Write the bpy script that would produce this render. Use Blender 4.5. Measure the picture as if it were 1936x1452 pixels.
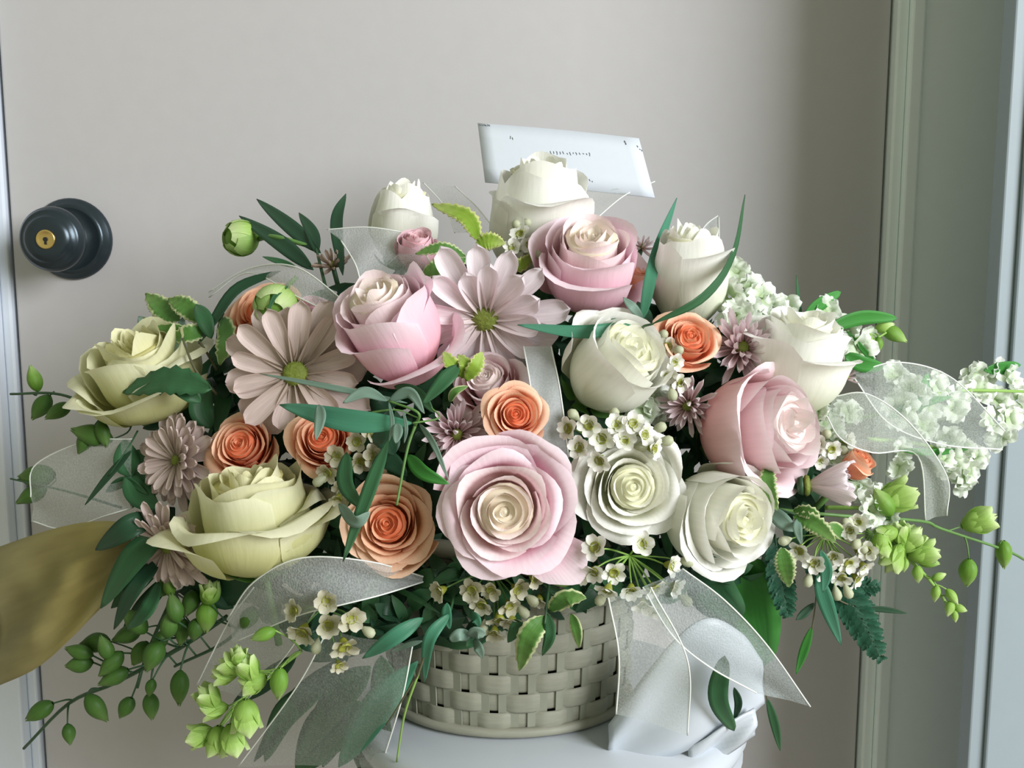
import bpy, bmesh, math, random
from mathutils import Vector, Matrix, Quaternion, noise
PI = math.pi
scn = bpy.context.scene
for o in list(bpy.data.objects): bpy.data.objects.remove(o)
COL = scn.collection

# ------------------------------------------------------------------ camera
F = 2000.0; W0, H0 = 1936, 1452
CAMZ = 1.07; PITCH = math.radians(8)
cd = bpy.data.cameras.new('camera'); cam = bpy.data.objects.new('camera', cd); COL.objects.link(cam)
cd.sensor_fit = 'HORIZONTAL'; cd.sensor_width = 36; cd.lens = 36*F/W0; cd.clip_start = .01
cam.location = (0, 0, CAMZ); cam.rotation_euler = (PI/2-PITCH, 0, 0)
scn.camera = cam
# ------------------------------------------------------------------ world, window light, exposure
w = bpy.data.worlds.new('world'); scn.world = w; w.use_nodes = True
bg = w.node_tree.nodes['Background']
bg.inputs[0].default_value = (1.0, 1.02, .76, 1); bg.inputs[1].default_value = .40
def area(name, loc, target, sx, sy, energy, col):
    l = bpy.data.lights.new(name, 'AREA'); l.shape = 'RECTANGLE'; l.size = sx; l.size_y = sy
    l.energy = energy; l.color = col
    o = bpy.data.objects.new(name, l); COL.objects.link(o); o.location = loc
    o.rotation_euler = (Vector(target)-Vector(loc)).to_track_quat('-Z', 'Y').to_euler()
    return o
area('window_daylight', (2.34, -1.26, 2.05), (0, .75, .95), 1.55, 1.5, 152, (.95, .96, 1.0))
scn.view_settings.view_transform = 'Standard'; scn.view_settings.look = 'None'
scn.view_settings.exposure = 0; scn.view_settings.gamma = 1; scn.view_settings.use_curve_mapping = False

# ------------------------------------------------------------------ helpers
cp, sp = math.cos(PITCH), math.sin(PITCH)
def P(px, py, d):
    x = (px-W0/2)/F*d; y = (H0/2-py)/F*d
    return Vector((x, d*cp+y*sp, CAMZ+y*cp-d*sp))
def M_(px, d): return px/F*d
def dome(px, py):
    d = .615 + .115*((px-1000)/900)**2
    d += .135*((1000-py)/650)**2 if py < 1000 else .05*((py-1000)/400)**2
    return d
def PD(px, py, dd=0): return P(px, py, dome(px, py)+dd)

def thing(name, label, cat, loc=(0,0,0), group=None, mat=None):
    o = bpy.data.objects.new(name, None); COL.objects.link(o); o.empty_display_size = .01
    if mat is not None: o.matrix_world = mat
    else: o.location = loc
    o['label'] = label; o['category'] = cat
    if group: o['group'] = group
    return o
def mesh(name, v, f, uv=None, smooth=True):
    m = bpy.data.meshes.new(name); m.from_pydata([tuple(q) for q in v], [], f); m.update()
    if smooth: m.polygons.foreach_set('use_smooth', [True]*len(m.polygons))
    if uv:
        ul = m.uv_layers.new(name='UVMap')
        for lp in m.loops: ul.data[lp.index].uv = uv[lp.vertex_index]
    return m
def obj(name, me, mat, parent=None, mtx=None, label=None, kind=None):
    if mat is not None and not me.materials: me.materials.append(mat)
    o = bpy.data.objects.new(name, me); COL.objects.link(o)
    if parent: o.parent = parent
    if mtx is not None: o.matrix_local = mtx
    if label: o['label'] = label
    if kind: o['kind'] = kind
    return o
def tag(o, label, cat, group=None):
    o['label'] = label; o['category'] = cat
    if group: o['group'] = group
    return o
def grid(nu, nv, fn):
    v = []; uv = []
    for j in range(nv+1):
        for i in range(nu+1):
            u = i/nu; t = j/nv
            v.append(fn(u*2-1, t)); uv.append((u, t))
    f = [(j*(nu+1)+i, j*(nu+1)+i+1, (j+1)*(nu+1)+i+1, (j+1)*(nu+1)+i) for j in range(nv) for i in range(nu)]
    return v, f, uv
def catmull(pts, n):
    if len(pts) == 2: return [pts[0].lerp(pts[1], i/n) for i in range(n+1)]
    p = [2*pts[0]-pts[1]]+list(pts)+[2*pts[-1]-pts[-2]]; out = []
    segs = len(pts)-1
    for i in range(n+1):
        s = i/n*segs; k = min(int(s), segs-1); t = s-k
        a, b, c, d = p[k], p[k+1], p[k+2], p[k+3]
        out.append(.5*((2*b)+(c-a)*t+(2*a-5*b+4*c-d)*t*t+(3*b-a-3*c+d)*t**3))
    return out
def tube_geo(pts, r, sides=6, taper=1.0):
    v = []; f = []; n = len(pts); ref = Vector((.3, .2, 1)).normalized()
    for i, p in enumerate(pts):
        t = (pts[min(i+1, n-1)]-pts[max(i-1, 0)]).normalized()
        a = t.cross(ref)
        if a.length < 1e-4: a = t.cross(Vector((1, 0, 0)))
        a.normalize(); b = t.cross(a)
        rr = r*(1+(taper-1)*i/max(1, n-1))
        for k in range(sides):
            q = 2*PI*k/sides; v.append(p+a*(rr*math.cos(q))+b*(rr*math.sin(q)))
    for i in range(n-1):
        for k in range(sides):
            f.append((i*sides+k, i*sides+(k+1) % sides, (i+1)*sides+(k+1) % sides, (i+1)*sides+k))
    f.append(tuple(range(sides))[::-1]); f.append(tuple((n-1)*sides+k for k in range(sides)))
    return v, f
def lathe_geo(prof, n=32, caps=True):
    v = []; f = []
    for r, z in prof:
        for k in range(n):
            a = 2*PI*k/n; v.append(Vector((r*math.cos(a), r*math.sin(a), z)))
    for i in range(len(prof)-1):
        for k in range(n):
            f.append((i*n+k, i*n+(k+1) % n, (i+1)*n+(k+1) % n, (i+1)*n+k))
    if caps:
        f.append(tuple(range(n))[::-1]); f.append(tuple((len(prof)-1)*n+k for k in range(n)))
    return v, f
def box_geo(x0, x1, y0, y1, z0, z1):
    v = [Vector(q) for q in ((x0,y0,z0),(x1,y0,z0),(x1,y1,z0),(x0,y1,z0),(x0,y0,z1),(x1,y0,z1),(x1,y1,z1),(x0,y1,z1))]
    return v, [(0,3,2,1),(4,5,6,7),(0,1,5,4),(1,2,6,5),(2,3,7,6),(3,0,4,7)]
def join(geos):
    V = []; Fc = []
    for v, f in geos:
        k = len(V); V += v; Fc += [tuple(i+k for i in q) for q in f]
    return V, Fc
def bevel(o, wd, seg=2):
    b = o.modifiers.new('bevel', 'BEVEL'); b.width = wd; b.segments = seg; return o
def zmat(loc, axis, spin=0):
    q = Vector(axis).normalized().to_track_quat('Z', 'Y')
    return Matrix.Translation(loc) @ q.to_matrix().to_4x4() @ Matrix.Rotation(spin, 4, 'Z')

# ------------------------------------------------------------------ materials
def newmat(name):
    m = bpy.data.materials.new(name); m.use_nodes = True; nt = m.node_tree
    return m, nt, nt.nodes['Principled BSDF'], nt.nodes['Material Output']
def plain(name, col, rough=.6, nscale=40, namt=.12, bump=.0, metallic=0, spec=.5, stretch=None):
    m, nt, b, out = newmat(name)
    b.inputs['Roughness'].default_value = rough; b.inputs['Metallic'].default_value = metallic
    b.inputs['Specular IOR Level'].default_value = spec
    tc = nt.nodes.new('ShaderNodeTexCoord'); mp = nt.nodes.new('ShaderNodeMapping')
    nt.links.new(tc.outputs['Object'], mp.inputs[0])
    if stretch: mp.inputs['Scale'].default_value = stretch
    nz = nt.nodes.new('ShaderNodeTexNoise'); nz.inputs['Scale'].default_value = nscale; nz.inputs['Detail'].default_value = 4
    nt.links.new(mp.outputs[0], nz.inputs['Vector'])
    mx = nt.nodes.new('ShaderNodeMixRGB'); c = Vector(col)
    mx.inputs[1].default_value = (*(c*(1-namt)), 1); mx.inputs[2].default_value = (*[min(1, q*(1+namt)) for q in col], 1)
    nt.links.new(nz.outputs['Fac'], mx.inputs[0]); nt.links.new(mx.outputs[0], b.inputs['Base Color'])
    if bump:
        bp = nt.nodes.new('ShaderNodeBump'); bp.inputs['Strength'].default_value = bump; bp.inputs['Distance'].default_value = .001
        nt.links.new(nz.outputs['Fac'], bp.inputs['Height']); nt.links.new(bp.outputs[0], b.inputs['Normal'])
    return m
def petalmat(name, base, mid, edge, trans=.35, vein=.08, pos=(.0, .6, .97), rough=.5, acrossedge=None, veinscale=14):
    """colour runs along the petal (UV v); faint long veins; light passes through"""
    m, nt, b, out = newmat(name)
    uv = nt.nodes.new('ShaderNodeUVMap'); sx = nt.nodes.new('ShaderNodeSeparateXYZ'); nt.links.new(uv.outputs[0], sx.inputs[0])
    r = nt.nodes.new('ShaderNodeValToRGB'); el = r.color_ramp.elements
    el[0].position = pos[0]; el[0].color = (*base, 1); el[1].position = pos[2]; el[1].color = (*edge, 1)
    e = el.new(pos[1]); e.color = (*mid, 1)
    nt.links.new(sx.outputs['Y'], r.inputs[0]); colr = r.outputs[0]
    if acrossedge:
        a = nt.nodes.new('ShaderNodeMath'); a.operation = 'SUBTRACT'; a.inputs[1].default_value = .5
        nt.links.new(sx.outputs['X'], a.inputs[0])
        ab = nt.nodes.new('ShaderNodeMath'); ab.operation = 'ABSOLUTE'; nt.links.new(a.outputs[0], ab.inputs[0])
        nz0 = nt.nodes.new('ShaderNodeTexNoise'); nz0.inputs['Scale'].default_value = 7; nt.links.new(uv.outputs[0], nz0.inputs['Vector'])
        ad = nt.nodes.new('ShaderNodeMath'); ad.operation = 'MULTIPLY_ADD'; ad.inputs[1].default_value = .22; nt.links.new(nz0.outputs['Fac'], ad.inputs[0]); nt.links.new(ab.outputs[0], ad.inputs[2])
        rr = nt.nodes.new('ShaderNodeValToRGB'); rr.color_ramp.elements[0].position = .46; rr.color_ramp.elements[1].position = .53
        rr.color_ramp.elements[0].color = (0,0,0,1); rr.color_ramp.elements[1].color = (1,1,1,1)
        nt.links.new(ad.outputs[0], rr.inputs[0])
        mm = nt.nodes.new('ShaderNodeMixRGB'); mm.inputs[2].default_value = (*acrossedge, 1)
        nt.links.new(rr.outputs[0], mm.inputs[0]); nt.links.new(colr, mm.inputs[1]); colr = mm.outputs[0]
    mp = nt.nodes.new('ShaderNodeMapping'); mp.inputs['Scale'].default_value = (veinscale, 1.2, 1); nt.links.new(uv.outputs[0], mp.inputs[0])
    nz = nt.nodes.new('ShaderNodeTexNoise'); nz.inputs['Scale'].default_value = 2.0; nz.inputs['Detail'].default_value = 3; nt.links.new(mp.outputs[0], nz.inputs['Vector'])
    hs = nt.nodes.new('ShaderNodeHueSaturation')
    ma = nt.nodes.new('ShaderNodeMath'); ma.operation = 'MULTIPLY_ADD'; ma.inputs[1].default_value = -vein*2; ma.inputs[2].default_value = 1+vein*.9
    nt.links.new(nz.outputs['Fac'], ma.inputs[0]); nt.links.new(ma.outputs[0], hs.inputs['Value']); nt.links.new(colr, hs.inputs['Color'])
    bp = nt.nodes.new('ShaderNodeBump'); bp.inputs['Strength'].default_value = .35; bp.inputs['Distance'].default_value = .0006
    nt.links.new(nz.outputs['Fac'], bp.inputs['Height']); nt.links.new(bp.outputs[0], b.inputs['Normal'])
    nt.links.new(hs.outputs[0], b.inputs['Base Color']); b.inputs['Roughness'].default_value = rough
    b.inputs['Specular IOR Level'].default_value = .3
    tr = nt.nodes.new('ShaderNodeBsdfTranslucent'); nt.links.new(hs.outputs[0], tr.inputs[0])
    mix = nt.nodes.new('ShaderNodeMixShader'); mix.inputs[0].default_value = trans
    nt.links.new(b.outputs[0], mix.inputs[1]); nt.links.new(tr.outputs[0], mix.inputs[2]); nt.links.new(mix.outputs[0], out.inputs[0])
    return m
def organza(name, col, alpha=.5, sparkle=.5, rough=.35):
    m, nt, b, out = newmat(name)
    b.inputs['Base Color'].default_value = (*col, 1); b.inputs['Roughness'].default_value = rough
    b.inputs['Sheen Weight'].default_value = .4
    tc = nt.nodes.new('ShaderNodeTexCoord')
    nz = nt.nodes.new('ShaderNodeTexNoise'); nz.inputs['Scale'].default_value = 900; nz.inputs['Detail'].default_value = 2
    nt.links.new(tc.outputs['Object'], nz.inputs['Vector'])
    bp = nt.nodes.new('ShaderNodeBump'); bp.inputs['Strength'].default_value = sparkle; bp.inputs['Distance'].default_value = .0008
    nt.links.new(nz.outputs['Fac'], bp.inputs['Height']); nt.links.new(bp.outputs[0], b.inputs['Normal'])
    r = nt.nodes.new('ShaderNodeValToRGB'); r.color_ramp.elements[0].position = .36; r.color_ramp.elements[1].position = .66
    lo = max(0, alpha-.07); hi = min(1, alpha+.09)
    r.color_ramp.elements[0].color = (lo,)*3+(1,); r.color_ramp.elements[1].color = (hi,)*3+(1,)
    nt.links.new(nz.outputs['Fac'], r.inputs[0])
    tb = nt.nodes.new('ShaderNodeBsdfTransparent'); tl = nt.nodes.new('ShaderNodeBsdfTranslucent'); tl.inputs[0].default_value = (*col, 1)
    m1 = nt.nodes.new('ShaderNodeMixShader'); m1.inputs[0].default_value = .4
    nt.links.new(b.outputs[0], m1.inputs[1]); nt.links.new(tl.outputs[0], m1.inputs[2])
    mix = nt.nodes.new('ShaderNodeMixShader'); nt.links.new(r.outputs[0], mix.inputs[0])
    nt.links.new(tb.outputs[0], mix.inputs[1]); nt.links.new(m1.outputs[0], mix.inputs[2]); nt.links.new(mix.outputs[0], out.inputs[0])
    return m

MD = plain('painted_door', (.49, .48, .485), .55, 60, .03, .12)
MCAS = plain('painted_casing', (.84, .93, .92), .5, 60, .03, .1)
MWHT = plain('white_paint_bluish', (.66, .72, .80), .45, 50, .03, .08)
MKNOB = plain('black_bronze', (.035, .05, .06), .28, 80, .15, 0, .6)
MBRASS = plain('brass', (.80, .58, .22), .28, 80, .1, 0, 1)
MDARK = plain('keyhole_dark', (.01, .01, .01), .8)
MPAPER = plain('envelope_paper', (.60, .65, .71), .7, 200, .02, .05)
MINK = plain('grey_ink', (.12, .13, .16), .7)
MBASK = plain('whitewashed_splint', (.30, .30, .235), .6, 60, .13, .4, stretch=(1, 1, 6))
MBASK2 = plain('whitewashed_stake', (.27, .28, .215), .65, 60, .15, .4)
MTABLE = plain('white_gloss_paint', (.52, .56, .60), .3, 30, .03)
MCLOTH = plain('white_satin', (.52, .57, .62), .4, 30, .03, .1)
MFOAM = plain('floral_foam_green', (.03, .07, .04), .9, 60, .2, .3)
MSTEM = plain('stem_green', (.10, .22, .05), .5, 90, .2)
MSTEMD = plain('stem_dark_green', (.03, .09, .035), .5, 90, .2)
MSTEML = plain('stem_bright_green', (.24, .42, .09), .5, 90, .15)
MTWIG = plain('twig_brown_green', (.10, .10, .05), .6, 90, .2)
MDISC = plain('daisy_disc_green', (.17, .22, .03), .7, 500, .4, .8)
MCUP = plain('wax_cup_green', (.24, .26, .03), .45, 300, .3, .3)
MCALYX = petalmat('calyx', (.10, .24, .05), (.12, .28, .07), (.16, .32, .10), .2, .1)
MBUD = petalmat('bud_green', (.13, .30, .03), (.22, .42, .07), (.40, .58, .20), .25, .22, veinscale=9)
MBUDD = petalmat('bud_dark', (.05, .14, .02), (.09, .20, .04), (.16, .28, .08), .25, .22, veinscale=9)
MBUDL = petalmat('bud_bright', (.28, .50, .08), (.42, .64, .16), (.68, .82, .42), .3, .2, veinscale=9)
LEAF = {
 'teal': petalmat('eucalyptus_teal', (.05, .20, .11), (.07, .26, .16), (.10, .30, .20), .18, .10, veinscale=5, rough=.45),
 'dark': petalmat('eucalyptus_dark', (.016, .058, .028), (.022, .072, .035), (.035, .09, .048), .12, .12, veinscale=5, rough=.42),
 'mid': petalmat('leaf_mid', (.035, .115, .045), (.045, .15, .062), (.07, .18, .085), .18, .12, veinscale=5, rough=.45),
 'green': petalmat('leaf_bright', (.04, .20, .03), (.06, .28, .05), (.09, .34, .08), .22, .12, veinscale=5, rough=.42),
 'grey': petalmat('eucalyptus_grey', (.16, .26, .20), (.22, .34, .27), (.28, .40, .33), .2, .1, veinscale=5),
 'vari': petalmat('pittosporum', (.08, .22, .04), (.12, .28, .06), (.2, .34, .1), .25, .15, acrossedge=(.62, .68, .38), veinscale=6),
 'lime': petalmat('pittosporum_lime', (.25, .42, .04), (.34, .52, .07), (.5, .6, .2), .3, .15, acrossedge=(.66, .70, .28), veinscale=6),
 'fern': petalmat('leather_fern', (.02, .08, .045), (.02, .10, .055), (.03, .12, .07), .1, .12, veinscale=5),
 'olive': petalmat('olive_leaf', (.36, .33, .17), (.42, .36, .13), (.26, .24, .12), .3, .3, veinscale=4),
}
def trio(nm, inner, outer, tr=.22):
    a = [Vector(q) for q in inner]; b = [Vector(q) for q in outer]
    return [petalmat(nm+'_%d' % k, *[tuple(x.lerp(y, k/3)) for x, y in zip(a, b)], trans=tr) for k in range(4)]
ROSE = {
 'white': trio('rose_white', ((.74,.76,.34),(.88,.88,.62),(.94,.94,.84)), ((.62,.70,.42),(.88,.89,.78),(.95,.95,.91))),
 'pink': trio('rose_pink', ((.86,.76,.42),(.92,.82,.64),(.95,.88,.80)), ((.78,.42,.42),(.90,.57,.66),(.95,.79,.86))),
 'blush': trio('rose_blush', ((.88,.76,.66),(.92,.78,.74),(.95,.88,.86)), ((.88,.42,.36),(.90,.56,.58),(.95,.82,.86))),
 'rosy': trio('rose_rosy', ((.7,.36,.36),(.76,.42,.46),(.86,.64,.66)), ((.6,.30,.30),(.74,.42,.48),(.84,.6,.66))),
 'coral': trio('rose_coral', ((.80,.14,.06),(.90,.25,.12),(.95,.52,.32)), ((.86,.26,.13),(.93,.36,.20),(.96,.64,.46))),
 'peach': trio('rose_peach', ((.72,.13,.05),(.82,.23,.10),(.92,.48,.28)), ((.66,.34,.12),(.84,.46,.24),(.92,.62,.44))),
 'cream': trio('rose_cream', ((.50,.46,.12),(.66,.62,.26),(.76,.74,.46)), ((.50,.50,.18),(.64,.64,.32),(.78,.78,.56))),  # cream roses at left; part of their olive shade is put into the colour
}
MDAISY = petalmat('daisy_mauve', (.70, .60, .56), (.86, .76, .79), (.92, .84, .88), .22, .25, veinscale=9)
MDAISY2 = petalmat('daisy_mauve_shaded', (.42, .34, .26), (.66, .54, .50), (.70, .58, .54), .25, .25, veinscale=9)  # shaded copy of the mauve daisy: dim left side painted into the petals
MMUM = petalmat('mum_mauve', (.58, .36, .34), (.78, .62, .65), (.93, .86, .88), .2, .15, veinscale=5)
MMUMD = petalmat('mum_mauve_shaded', (.34, .22, .16), (.46, .34, .27), (.54, .44, .36), .3, .15, veinscale=5)  # darker copy of the mauve mum, shade of the left side mixed in
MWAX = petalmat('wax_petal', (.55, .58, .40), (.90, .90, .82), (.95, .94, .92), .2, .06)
MWAXD = petalmat('wax_petal_shaded', (.46, .44, .26), (.64, .62, .46), (.76, .74, .62), .35, .06)  # white wax petals with shade painted in, for the dim spots
MSTOCK = petalmat('stock_petal', (.45, .60, .30), (.86, .93, .80), (.94, .97, .92), .3, .12)
MSPK = organza('organza_sparkle', (.50, .56, .56), .50, 1.0, .22)
MSAT = organza('satin_ribbon_grey', (.62, .66, .66), .93, .15)
MORG = organza('organza_silver', (.72, .76, .76), .52, .9)
MORGL = organza('organza_pale', (.70, .76, .72), .36, .5)
MORGG = organza('organza_green_tint', (.68, .74, .68), .50, .8)
MORGT = organza('organza_top', (.62, .66, .62), .30, .5)
MHEM = plain('ribbon_hem', (.80, .84, .80), .4)

# ------------------------------------------------------------------ setting
YD = .965        # door face
def struct(name, geo, mat, bv=0, parent=None):
    o = obj(name, mesh(name, geo[0], geo[1], smooth=False), mat, parent)
    if not parent: o['kind'] = 'structure'
    if bv: bevel(o, bv)
    return o
XR = .335
XL = -.452
struct('door_1', box_geo(XL, XR-.002, YD, YD+.04, .01, 2.0), MD, .002)
struct('wall_back', join([box_geo(-2.2, XL-.10, YD+.03, YD+.15, 0, 2.4), box_geo(XR+.10, 2.2, YD+.03, YD+.15, 0, 2.4), box_geo(XL-.10, XR+.10, YD+.045, YD+.15, 0, 2.4)]), MD)
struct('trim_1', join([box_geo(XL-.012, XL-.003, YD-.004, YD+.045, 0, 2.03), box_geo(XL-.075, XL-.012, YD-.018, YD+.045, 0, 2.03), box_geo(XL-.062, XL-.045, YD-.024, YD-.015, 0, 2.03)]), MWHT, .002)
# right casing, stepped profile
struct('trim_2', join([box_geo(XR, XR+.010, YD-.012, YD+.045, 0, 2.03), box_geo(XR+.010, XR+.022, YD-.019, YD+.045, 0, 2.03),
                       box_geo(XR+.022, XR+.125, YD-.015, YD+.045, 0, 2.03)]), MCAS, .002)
nh = lathe_geo([(.0014, 0), (.0014, .001)], 10)
nhv = [P(1710, 372, .9)*0+Vector((0, 0, 0)) for _ in ()]
o = obj('nail_hole', mesh('nail_hole', *nh), MDARK, bpy.data.objects['trim_2'], zmat(Vector((.345, YD-.0155, 1.12)), (0, -1, 0)))
_p = P(1710, 372, .95); o.matrix_local = zmat(Vector((_p.x*.985, YD-.0155, _p.z)), (0, -1, 0))
# wall end / window side board at the right, nearer the camera and in the daylight
XW = .360
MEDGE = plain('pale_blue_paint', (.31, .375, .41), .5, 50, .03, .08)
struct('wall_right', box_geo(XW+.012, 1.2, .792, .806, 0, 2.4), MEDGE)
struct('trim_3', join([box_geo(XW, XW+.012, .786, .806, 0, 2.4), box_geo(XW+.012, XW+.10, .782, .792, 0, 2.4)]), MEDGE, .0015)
struct('floor', box_geo(-2.2, 2.2, -1.6, YD+.2, -.05, 0), plain('floor_beige', (.35, .30, .24), .5, 20, .15))
struct('baseboard_back', box_geo(-2.2, XL-.08, YD+.012, YD+.032, 0, .10), MWHT, .003)

# door knob
kc = P(136, 452, .955); kc.y = YD
kn = thing('door_knob', 'round black door knob with brass keyhole mounted at left on pale door', 'door knob', mat=zmat(kc, (0, -1, 0)))
def lat(name, prof, mat, parent, n=48, mtx=None):
    return obj(name, mesh(name, *lathe_geo(prof, n)), mat, parent, mtx)
lat('rosette', [(.0365,0),(.0365,.002),(.0350,.0045),(.0325,.006),(.0315,.0085),(.0285,.0105),(.0275,.010),(.0175,.013),(.0140,.016),(.0125,.022)], MKNOB, kn)
lat('knob', [(.0120,.020),(.0125,.026),(.0170,.030),(.0235,.033),(.0270,.037),(.0282,.041),(.0275,.045),(.0255,.0475),(.0250,.0485),(.0235,.0490),(.0195,.0520),(.0190,.0530),(.0140,.0548),(.0090,.0550)], MKNOB, kn)
lat('keyhole_cylinder', [(.0082,.050),(.0082,.0562),(.0074,.0568),(.0066,.0562),(.001,.0562)], MBRASS, kn, 24)
v, f = join([box_geo(-.0009, .0009, -.0042, .001, .056, .0569), lathe_geo([(.0019, .0560), (.0019, .0570)], 10)])
obj('keyhole', mesh('keyhole', v, f, smooth=False), MDARK, kn)

# ------------------------------------------------------------------ stand, cloth, basket
BC = P(962, 1330, .742)                      # basket axis
fr = P(962, 1404, .668); ZT = fr.z           # bottom front
tc_ = Vector((.022, .70, 0))
st = thing('round_stool', 'white painted round stool with rolled edge carrying the flower basket', 'stool', (tc_.x+.004, tc_.y, 0))
R_ = .136
lat('stool_top', [(.02,ZT-.045),(R_-.02,ZT-.045),(R_-.006,ZT-.040),(R_-.003,ZT-.030),(R_-.012,ZT-.024),(R_-.004,ZT-.020),(R_,ZT-.012),(R_-.002,ZT-.005),(R_-.009,ZT-.001),(.03,ZT-.001)], MTABLE, st, 64)
for a in range(4):
    q = PI/4+a*PI/2; c, s = math.cos(q), math.sin(q)
    v, f = tube_geo([Vector((.115*c, .115*s, ZT-.04)), Vector((.13*c, .13*s, ZT*.5)), Vector((.15*c, .15*s, 0))], .014, 12, .8)
    obj('leg', mesh('leg', v, f), MTABLE, st)

bk = thing('flower_basket', 'whitewashed woven splint basket holding the flower arrangement', 'basket', (BC.x, BC.y, ZT))
BA, BB = .0815, .066
ROWS = 9; RH = .0128; NS = 28
def bell(a, z, off=0):
    k = 1+.6*z
    return Vector(((BA*k+off)*math.cos(a), (BB*k+off)*math.sin(a), z))
for r in range(ROWS):
    v = []; f = []; n = NS*8; z0 = .004+r*RH
    prof = [(-1, .0), (-.8, 1), (.8, 1), (1, .0)]
    for k in range(n):
        a = 2*PI*k/n
        wv = math.sin(a*NS/2+PI*r)
        off = .0013*max(-1, min(1, wv*1.6))
        jz = .0006*noise.noise(Vector((a*3, r*5.1, 0)))
        for (pz, po) in prof:
            v.append(bell(a, z0+RH/2+pz*RH*.495+jz, off+po*.0009))
        for (pz, po) in prof[::-1]:
            v.append(bell(a, z0+RH/2+pz*RH*.495+jz, off-po*.0009-.0002))
    m8 = 8
    for k in range(n):
        for j in range(m8):
            k2 = (k+1) % n; j2 = (j+1) % m8
            f.append((k*m8+j, k2*m8+j, k2*m8+j2, k*m8+j2))
    obj('weaver', mesh('weaver', v, f), MBASK, bk)
for k in range(NS):
    a = 2*PI*(k)/NS
    v = []; f = []
    for j in range(13):
        z = .0+j*(ROWS*RH+.01)/12
        for (du, dr) in ((-.0064,-.0004),(.0064,-.0004),(.0064,.0004),(-.0064,.0004)):
            c = bell(a, z, dr); tx = Vector((-math.sin(a), math.cos(a), 0)); v.append(c+tx*du)
    for j in range(12):
        for q in range(4): f.append((j*4+q, j*4+(q+1) % 4, j*4+4+(q+1) % 4, j*4+4+q))
    obj('stake', mesh('stake', v, f, smooth=False), MBASK2, bk)
pts = [bell(2*PI*k/64, .0035, .0015) for k in range(65)]
obj('base_rim', mesh('base_rim', *tube_geo(pts, .0034, 8)), MBASK, bk)
pts = [bell(2*PI*k/64, ROWS*RH+.008, .001) for k in range(65)]
obj('top_rim', mesh('top_rim', *tube_geo(pts, .006, 8)), MBASK, bk)
v, f = lathe_geo([(.03, .002), (.066, .002), (.066, .006), (.03, .006)], 40)
obj('base_panel', mesh('base_panel', v, f), MBASK2, bk)
# foam in the basket
v, f = lathe_geo([(.055, .01), (.062, .06), (.066, .12), (.075, .15), (.07, .19), (.045, .22), (.01, .235)], 24)
fo = obj('floral_foam', mesh('floral_foam', [Vector((q.x+BC.x, q.y+BC.y, q.z+ZT)) for q in v], f), MFOAM)
tag(fo, 'dark green floral foam block packed inside the white basket', 'floral foam')

# ------------------------------------------------------------------ leaf blades
VIEW = Vector((0, -1, .12)).normalized()
def blade_geo(pts, wd, fold=.22, twist=0, serr=0, n=16, sharp=.75, peak=.45, flat=False):
    c = catmull(pts, n); nn = len(c); v = []; uv = []; NU = 4
    ex = math.log(.5)/math.log(peak)
    for i, p in enumerate(c):
        t = i/(nn-1)
        T = (c[min(i+1, nn-1)]-c[max(i-1, 0)]).normalized()
        N = VIEW-T*VIEW.dot(T)
        if N.length < .05: N = Vector((1, 0, 0))-T*T.x
        N.normalize(); N = Quaternion(T, twist+.35*math.sin(t*2.5)) @ N
        S = T.cross(N).normalized()
        ww = wd*.5*max(.03, math.sin(PI*t**ex)**sharp) if 0 < t < 1 else wd*.02
        for k in range(NU+1):
            u = -1+2*k/NU; uw = u*ww
            if serr and abs(u) > .9 and 0 < i < nn-1: uw *= 1+serr*(1 if i % 2 else -1)
            wob = .05*wd*math.sin(i*1.9+u*1.3) if serr else 0
            v.append(p+S*uw+N*(fold*ww*abs(u)*(1 if not flat else .2)+wob*abs(u))); uv.append((k/NU, t))
    f = [(i*(NU+1)+k, i*(NU+1)+k+1, (i+1)*(NU+1)+k+1, (i+1)*(NU+1)+k) for i in range(nn-1) for k in range(NU)]
    return v, f, uv
def conv(pts):
    return [P(q[0], q[1], dome(q[0], q[1])+(q[2] if len(q) > 2 else 0)) for q in pts]
def blade(parent, pts, wpx, mat, **k):
    nm = k.pop('name', 'leaf'); lb = k.pop('label', None)
    w3 = conv(pts); d = (w3[0]-cam.location).length
    v, f, uv = blade_geo(w3, wpx*d/F, **k)
    o0 = parent.location
    o = obj(nm, mesh(nm, [q-o0 for q in v], f, uv), LEAF[mat] if isinstance(mat, str) else mat, parent, label=lb)
    so = o.modifiers.new('thickness', 'SOLIDIFY'); so.thickness = .0004
    return o
def stem(parent, pts, rpx, mat=None, nm='stem', n=14, taper=.7, raw=False):
    w3 = pts if raw else conv(pts); c = catmull(w3, n)
    v, f = tube_geo(c, rpx*.66/F, 6, taper)
    return obj(nm, mesh(nm, [q-parent.location for q in v], f), mat or MSTEM, parent)
def sprig(name, label, cat, at, leaves, stems=(), mat='mid', smat=None, group=None):
    o = thing(name, label, cat, PD(*at), group)
    for s in stems: stem(o, s[1], s[0], smat or MSTEMD)
    for L in leaves:
        kw = dict(L[3]) if len(L) > 3 else {}
        blade(o, L[0], L[1], L[2] if len(L) > 2 else mat, **kw)
    return o

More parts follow.
